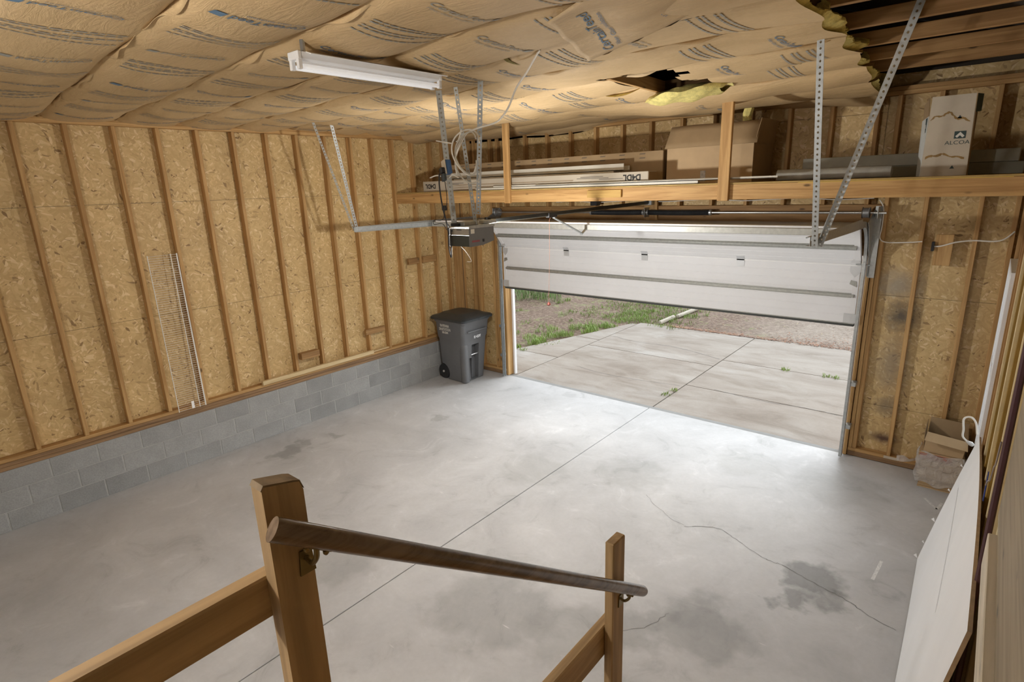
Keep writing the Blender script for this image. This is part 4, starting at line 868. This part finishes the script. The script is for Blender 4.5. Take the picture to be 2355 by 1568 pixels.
# ---------------------------------------------------------------- stairs, landing and hand rail
WS = plain('x', (.5,.5,.5))
stair = thing('stair_landing', 'wooden landing with steps along the plywood panelled wall', 'stairs', (6.6, -5.5, 0))
MB().box(6.045, 7.07, YB+.002, -5.30, 1.41, 1.449, .003).build('landing_deck', WX, stair)
for x in (6.05, 7.03): 
    for y in (YB+.02, -5.40): MB().box(x, x+.038, y, y+.089, .001, 1.409, .003).build('landing_leg', WZ, stair)
for i in range(6): 
    z = 1.45-.207*(i+1); y = -5.30+.26*i; MB().box(6.05, 7.065, y-.02, y+.265, z-.038, z, .003).build('tread', WX, stair); 
for x in (6.055, 7.02): MB().prism([(-5.42,1.40),(-5.29,1.40),(-3.70,.135),(-3.70,.002),(-3.86,.002),(-5.42,1.24)], x, x+.035, 'x').build('stringer', WY, stair)
gr = thing('stair_guard_rail', 'pine stair guard of two posts, two planks and a worn round handrail', 'railing', (6.02, -4.8, 0))
RW = lambda a: wood('weathered_post_'+a, (.34,.22,.10), (.46,.31,.15), a); RZ, RY = RW('z'), RW('y')
P1 = MB().prism([(-5.450,.001),(-5.374,.001),(-5.374,2.550),(-5.380,2.568),(-5.393,2.572),(-5.447,2.585),(-5.450,2.577)], 6.002, 6.04, 'x'); P1.build('post', RZ, gr)
MB().box(6.002, 6.04, -4.227, -4.141, .001, 1.790, .004).build('post', RZ, gr)
MB().box(5.963, 6.001, YB+.01, -5.375, 2.30, 2.389, .004).build('plank', RY, gr); MB().box(5.963, 6.001, -5.46, -4.15, 1.27, 1.412, .004).build('plank', RY, gr)
HR = wood('worn_handrail', (.13,.085,.052), (.22,.155,.105), 'y', .25, False)
h0, h1 = Vector((6.086,-5.462,2.530)), Vector((6.082,-4.062,1.508)); HRR = .0218
d = (h1-h0).normalized(); pts = [h0+(h1-h0)*t for t in (0, .02, .3, .6, .97, .994, 1)]
hr = MB().tube(pts, [HRR]*5+[HRR*.97, HRR*.86], 24).build('handrail', HR, gr)
for v_ in list(hr.data.vertices)[:24]: v_.co -= d*((v_.co.x+6.02-h0.x)*.30)
BR = plain('antique_brass', (.20,.15,.06), .4, .8, .2, 20)
for t, px in ((.052, 6.04), (.92, 6.04)):
    p = h0+(h1-h0)*t; br = MB().tube(spline([p+Vector((0,0,-HRR-.002)), p+Vector((-.004,0,-.045)), p+Vector((-.022,0,-.065)), Vector((6.043, p.y, p.z-.062))], 5), .0055, 8).build('rail_bracket', BR, gr)
    MB().prism([(p.y-.016, p.z-.095), (p.y+.016, p.z-.095), (p.y+.012, p.z-.045), (p.y-.012, p.z-.045)], 6.041, 6.045, 'x').build('bracket_plate', BR, br); MB().bar(p-d*.03+Vector((0,0,-HRR-.001)), p+d*.03+Vector((0,0,-HRR-.001)), .018, .004).build('bracket_strap', BR, br)
    for s in (-.022, .022): MB().tube([p+d*s+Vector((0,0,-HRR-.004)), p+d*s+Vector((0,0,-HRR-.009)), p+d*s+Vector((0,0,-HRR-.013))], [.006,.006,.003], 8).build('screw', BR, br)
WTOP = plain('weathered_end_grain', (.20,.14,.075), .85, 0, .25, 30)
MB().prism([(-5.4505,2.578),(-5.447,2.5855),(-5.393,2.5725),(-5.380,2.5685),(-5.3735,2.552),(-5.373,2.553),(-5.379,2.571),(-5.392,2.576),(-5.446,2.589),(-5.452,2.580)], 6.001, 6.041, 'x').build('weathered_top', WTOP, gr)
# fill lamp added on the unseen back wall to brighten posts and ceiling
wl_ = thing('added_fill_lamp', 'round white fill lamp added on the back wall, out of view', 'lamp', (4.7, YB, 3.25))
MB().cyl((4.7, YB+.001, 3.25), (4.7, YB+.03, 3.25), .06, 20).build('base', WHITEG, wl_)
MB().tube([(4.7, YB+.03+.004*k*2, 3.25) for k in range(10)], [.03,.05,.062,.068,.07,.069,.065,.055,.04,.015], 20).build('globe', emis('fill_lamp_globe', (1,.97,.92), 3.0), wl_)
ll = bpy.data.lights.new('fill_lamp_bulb', 'POINT'); ll.energy = 44; ll.color = (1, .97, .93); ll.shadow_soft_size = .08
llo = bpy.data.objects.new('fill_lamp_light', ll); COL.objects.link(llo); llo.parent = wl_; llo.location = (0, .2, 0)
# ---------------------------------------------------------------- wiring
def cable(name, lab, pts, r, mat, n=7): return tag(MB().tube(spline(pts, n), r, 7).build(name, mat), lab, 'cable')
coil = thing('hanging_cable_coil', 'coil of pale electrical cable hung on the opener angle irons with a blue outlet box', 'cable', (3.75,-2.55,3.2))
MB().tube(spline([(4.722,-2.86,3.855),(4.652,-2.82,3.825),(4.541,-2.76,3.77),(4.4,-2.7,3.697),(4.298,-2.66,3.599),(4.212,-2.63,3.546),(4.119,-2.6,3.517),(3.908,-2.56,3.500),(3.79,-2.55,3.475),(3.74,-2.56,3.42),(3.66,-2.56,3.30),(3.665,-2.56,3.18)], 8), .0065, 7).build('feed_cable', ROMEX, coil)
def ring_(cx, cz, rx, rz, ph, y, mat): MB().tube(spline([(cx+rx*math.cos(a+ph), y+.03*math.sin(a*2), cz+rz*math.sin(a+ph)) for a in [k*math.pi/6 for k in range(11)]], 5), .006, 7).build('cable_loop', mat, coil)
ring_(3.80, 3.335, .14, .165, .4, -2.57, ROMEX); ring_(3.84, 3.325, .11, .155, .7, -2.60, GROMEX); ring_(3.79, 3.30, .125, .19, 1.0, -2.54, GROMEX)
MB().tube(spline([(3.50,-2.60,3.44),(3.58,-2.60,3.425),(3.66,-2.59,3.41)], 4), .005, 6).build('loose_end', ROMEX, coil); MB().tube(spline([(3.40,-2.60,3.165),(3.50,-2.61,3.18),(3.60,-2.60,3.155),(3.66,-2.60,3.18),(3.72,-2.6,3.155)], 5), .005, 6).build('loose_end', ROMEX, coil)
MB().tube(spline([(3.70,-2.58,3.42),(3.745,-2.6,3.43),(3.78,-2.6,3.50)], 4), .005, 6).build('loose_end', ROMEX, coil)
Mx = Matrix.Translation((3.60,-2.60,3.235)) @ Matrix.Rotation(-.35, 4, 'Z') @ Matrix.Rotation(-.25, 4, 'Y')
bxx = MB().box(-.03, .03, -.02, .03, -.05, .055, .004, Mx).build('outlet_box', plain('blue_outlet_box', (.05,.13,.30), .5), coil)
MB().box(-.037, .037, -.026, -.0215, -.058, .058, .002, Mx).build('cover_plate', plain('ivory_plate', (.62,.54,.42), .5), bxx)
MB().box(-.022, .022, -.062, -.0265, -.045, .0, .006, Mx).build('plug', BLACK, bxx); MB().box(-.02, .03, -.055, -.0265, -.105, -.05, .005, Mx).build('power_adapter', plain('dark_adapter', (.04,.05,.055), .5), bxx)
cable('opener_power_cord', 'black power cord running down from the blue outlet box past the opener', [(3.575,-2.66,3.19),(3.535,-2.63,3.10),(3.50,-2.58,2.95),(3.455,-2.50,2.80),(3.405,-2.44,2.72),(3.38,-2.42,2.60),(3.395,-2.42,2.52),(3.405,-2.42,2.535),(3.372,-2.376,2.73)], .006, BLACK)
lw = thing('thin_wire_bundle', 'thin dark wire bundle looped above the opener with a small black clip', 'wire', (3.36,-2.45,2.9))
MB().tube(spline([(3.60,-2.63,3.13),(3.58,-2.60,3.03),(3.52,-2.55,2.95),(3.44,-2.5,2.90),(3.38,-2.46,2.84),(3.33,-2.45,2.82),(3.24,-2.44,2.82),(3.235,-2.44,2.785),(3.33,-2.43,2.79),(3.37,-2.42,2.74),(3.39,-2.41,2.77),(3.36,-2.42,2.80)], 6), .003, 6).build('wire', BLACK, lw); MB().box(3.425, 3.465, -2.52, -2.49, 2.905, 2.945, .004).build('clip', BLACK, lw)
cable('low_voltage_wire', 'thin white wire dangling below the opener', [(3.46,-2.36,2.60),(3.50,-2.33,2.54),(3.53,-2.31,2.47),(3.50,-2.33,2.465)], .0022, ROMEX)
cable('wall_cable', 'white cable stapled across the stained front wall studs', [(6.012,1.085,2.82),(6.055,1.085,2.735),(6.06,1.085,2.55),(6.056,1.085,2.44),(6.12,1.085,2.40),(6.30,1.085,2.405),(6.415,1.085,2.418)], .006, ROMEX)
cable('wall_cable', 'white cable from the switch board to the window corner', [(6.50,1.07,2.375),(6.571,1.07,2.381),(6.68,1.075,2.42),(6.811,1.085,2.439),(6.954,1.085,2.436),(7.03,1.085,2.46),(7.09,1.085,2.53)], .007, ROMEX)
cable('wall_cable', 'white cable threaded through the cripple studs over the header', [(2.0+.33*i, 1.093, 2.838+.012*math.sin(i*2.1)) for i in range(13)], .005, ROMEX)
cable('corner_cable', 'thin dark cable running down the wall corner behind the trash can', [(.03,1.088,.75),(.032,1.088,1.5),(.03,1.088,2.2),(.034,1.088,2.86)], .0045, plain('dark_brown_cable', (.09,.06,.04), .6), 4)
cable('mason_string', 'yellowish string stretched across the wall bay next to the door track', [(.06,1.093,1.33),(.30,1.092,1.325),(.60,1.092,1.30),(.84,1.092,1.285)], .0022, plain('yellow_string', (.55,.42,.15), .8), 4)
tag(MB().box(6.495, 6.518, 1.045, 1.095, 2.33, 2.42, .003).build('switch_box', BLACK), 'black switch box on the side of the small wall board', 'switch box')
hk = thing('capped_cable', 'pale cable bent into a hook with a taped end behind the drywall', 'cable', (7.0,.15,.7)); MB().tube(spline([(7.08,.10,.90),(7.06,.12,.99),(7.02,.14,1.03),(6.975,.15,1.00),(6.985,.16,.90),(6.99,.17,.83),(7.03,.17,.79)], 6), .008, 8).build('cable', ROMEX, hk); MB().tube([(7.02,.17,.795),(7.05,.17,.78),(7.07,.17,.765)], [.01,.02,.014], 10).build('taped_end', plain('foil_tape', (.6,.58,.55), .3, .3), hk)
cable('wall_pipe', 'dark maroon pipe running up the right wall in front of the plywood panel', [(7.085,-3.42,.3),(7.085,-3.42,1.5),(7.085,-3.42,2.6),(7.085,-3.42,3.78)], .011, plain('maroon_pipe', (.075,.03,.035), .6), 2)
sw = thing('blue_twist_wire', 'thin wire with a blue tag hanging from the maroon pipe', 'wire', (7.08,-3.2,2.0)); MB().tube(spline([(7.072,-3.40,2.17),(7.075,-3.28,2.04),(7.078,-3.15,1.97),(7.080,-3.02,1.86),(7.082,-2.85,1.78),(7.082,-2.72,1.70)], 6), .003, 6).build('wire', plain('grey_wire', (.25,.2,.17), .5), sw); MB().box(7.082, 7.086, -2.72, -2.70, 1.62, 1.76).build('tag', plain('blue_tag', (.03,.06,.30), .5), sw)
tag(MB().box(3.365, 3.465, .95, 1.05, 2.79, 2.86, .004).build('motion_sensor_box', BLACK), 'small black box fixed on the header under the loft block', 'box')
bpy.data.objects['motion_sensor_box'].location.x = 2.72
# ---------------------------------------------------------------- yard
LEAFG = plain('grass_blade', (.26,.36,.10), .7, 0, .35, 3); LEAFR = plain('fallen_leaf', (.27,.135,.075), .8, 0, .5, 4); STRAW = plain('dry_straw', (.52,.42,.22), .8, 0, .25, 4)
def blades(mb, x, y, n, r, h):
    for _ in range(n):
        a = rnd.uniform(0, 6.28); q = r*math.sqrt(rnd.random()); bx, by = x+q*math.cos(a), y+q*math.sin(a); z = max(gh(bx, by), -.05)-.005
        if 0.95 < bx < 8.2 and by < 5.7: z = -.025
        hh = h*rnd.uniform(.5, 1.2); a2 = rnd.uniform(0, 6.28); lx, ly = hh*.5*math.cos(a2), hh*.5*math.sin(a2); w = .004+.004*rnd.random(); nx, ny = -math.sin(a2)*w, math.cos(a2)*w
        mb.add([(bx-nx, by-ny, z), (bx+nx, by+ny, z), (bx+lx*.45+nx*.8, by+ly*.45+ny*.8, z+hh*.65), (bx+lx*.45-nx*.8, by+ly*.45-ny*.8, z+hh*.65), (bx+lx, by+ly, z+hh)], [(0,1,2,3), (3,2,4)])
mb = MB()
for _ in range(260):
    y = rnd.uniform(2.2, 16); x = rnd.uniform(-9, .1+.28*(y-2)) if y < 6 else rnd.uniform(-10, 2.2)
    blades(mb, x, y, rnd.randint(10, 34), rnd.uniform(.05, .22), .085)
for _ in range(170):
    y = rnd.uniform(5.6, 10.5); x = rnd.gauss(.7, .6); blades(mb, x, y, 30, .2, .075)
for _ in range(26):
    y = rnd.uniform(2.3, 5.4); blades(mb, -.08+.30*(y-2.4)-abs(rnd.gauss(.1,.35)), y, 46, .13, .12)
for p in ((3.50,1.75),(3.53,2.0),(4.6,3.93),(5.2,3.93),(5.35,3.94)): blades(mb, p[0], p[1], 26, .07, .05)
tag(mb.build('grass', LEAFG, None, 'stuff'), 'patchy green grass and weeds growing in the bare earth outside', 'grass')
mb = MB()
def leafq(x, y, z, s):
    a = rnd.uniform(0, 6.28); c, sn = math.cos(a)*s, math.sin(a)*s; t = rnd.uniform(0, .5)*s; mb.add([(x-c, y-sn, z), (x+sn*.5, y-c*.5, z+t*.4), (x+c, y+sn, z+t), (x-sn*.5, y+c*.5, z+t*.3)], [(0,1,2,3)])
for _ in range(2000): x = rnd.uniform(1.7, 6.6); y = 5.69+abs(rnd.gauss(0, .14 if x < 4 else .42))*rnd.random()**.5; leafq(x, y, max(gh(x, y), -.03)+rnd.uniform(0, .02), rnd.uniform(.012, .035))
for _ in range(900): x = rnd.uniform(-8, 5); y = rnd.uniform(5.8, 12); leafq(x, y, gh(x, y)+.006, rnd.uniform(.01, .03))
tag(mb.build('fallen_leaves', LEAFR, None, 'stuff'), 'drift of reddish brown fallen leaves along the driveway end', 'leaves')
mb = MB()
for _ in range(1500): x = rnd.uniform(-8, 6); y = rnd.uniform(2.2, 12); (None if (x > .2 and y < 5.8) else leafq(x, y, gh(x, y)+.006, rnd.uniform(.008, .022)))
tag(mb.build('dry_straw', STRAW, None, 'stuff'), 'pale dry straw and wood chips strewn over the bare earth', 'straw')
mb = MB()
for p in ((-2.9,6.3),(-2.3,6.6),(-3.4,6.9)): blades(mb, p[0], p[1], 130, .42, .36)
tag(mb.build('weed_clump', plain('weed_leaf', (.15,.25,.07), .7, 0, .4, 3), None, 'stuff'), 'tall green weed clump at the edge of the bare earth', 'weeds')
LOGM = wood('grey_timber_y', (.40,.36,.29), (.55,.50,.42), 'y', .9)
tag(MB().tube([(1.42,5.82,.0),(1.43,5.83,.0),(1.46,6.5,.01),(1.47,6.52,.01)], [.03,.05,.05,.03], 10).build('landscape_timber', LOGM), 'weathered round timber edging next to the driveway corner', 'timber'); tag(MB().tube([(1.50,6.58,.01),(1.51,6.6,.01),(1.58,7.6,.02),(1.59,7.62,.02)], [.03,.048,.048,.03], 10).build('landscape_timber', LOGM), 'weathered round timber edging lying farther up in the grass', 'timber')
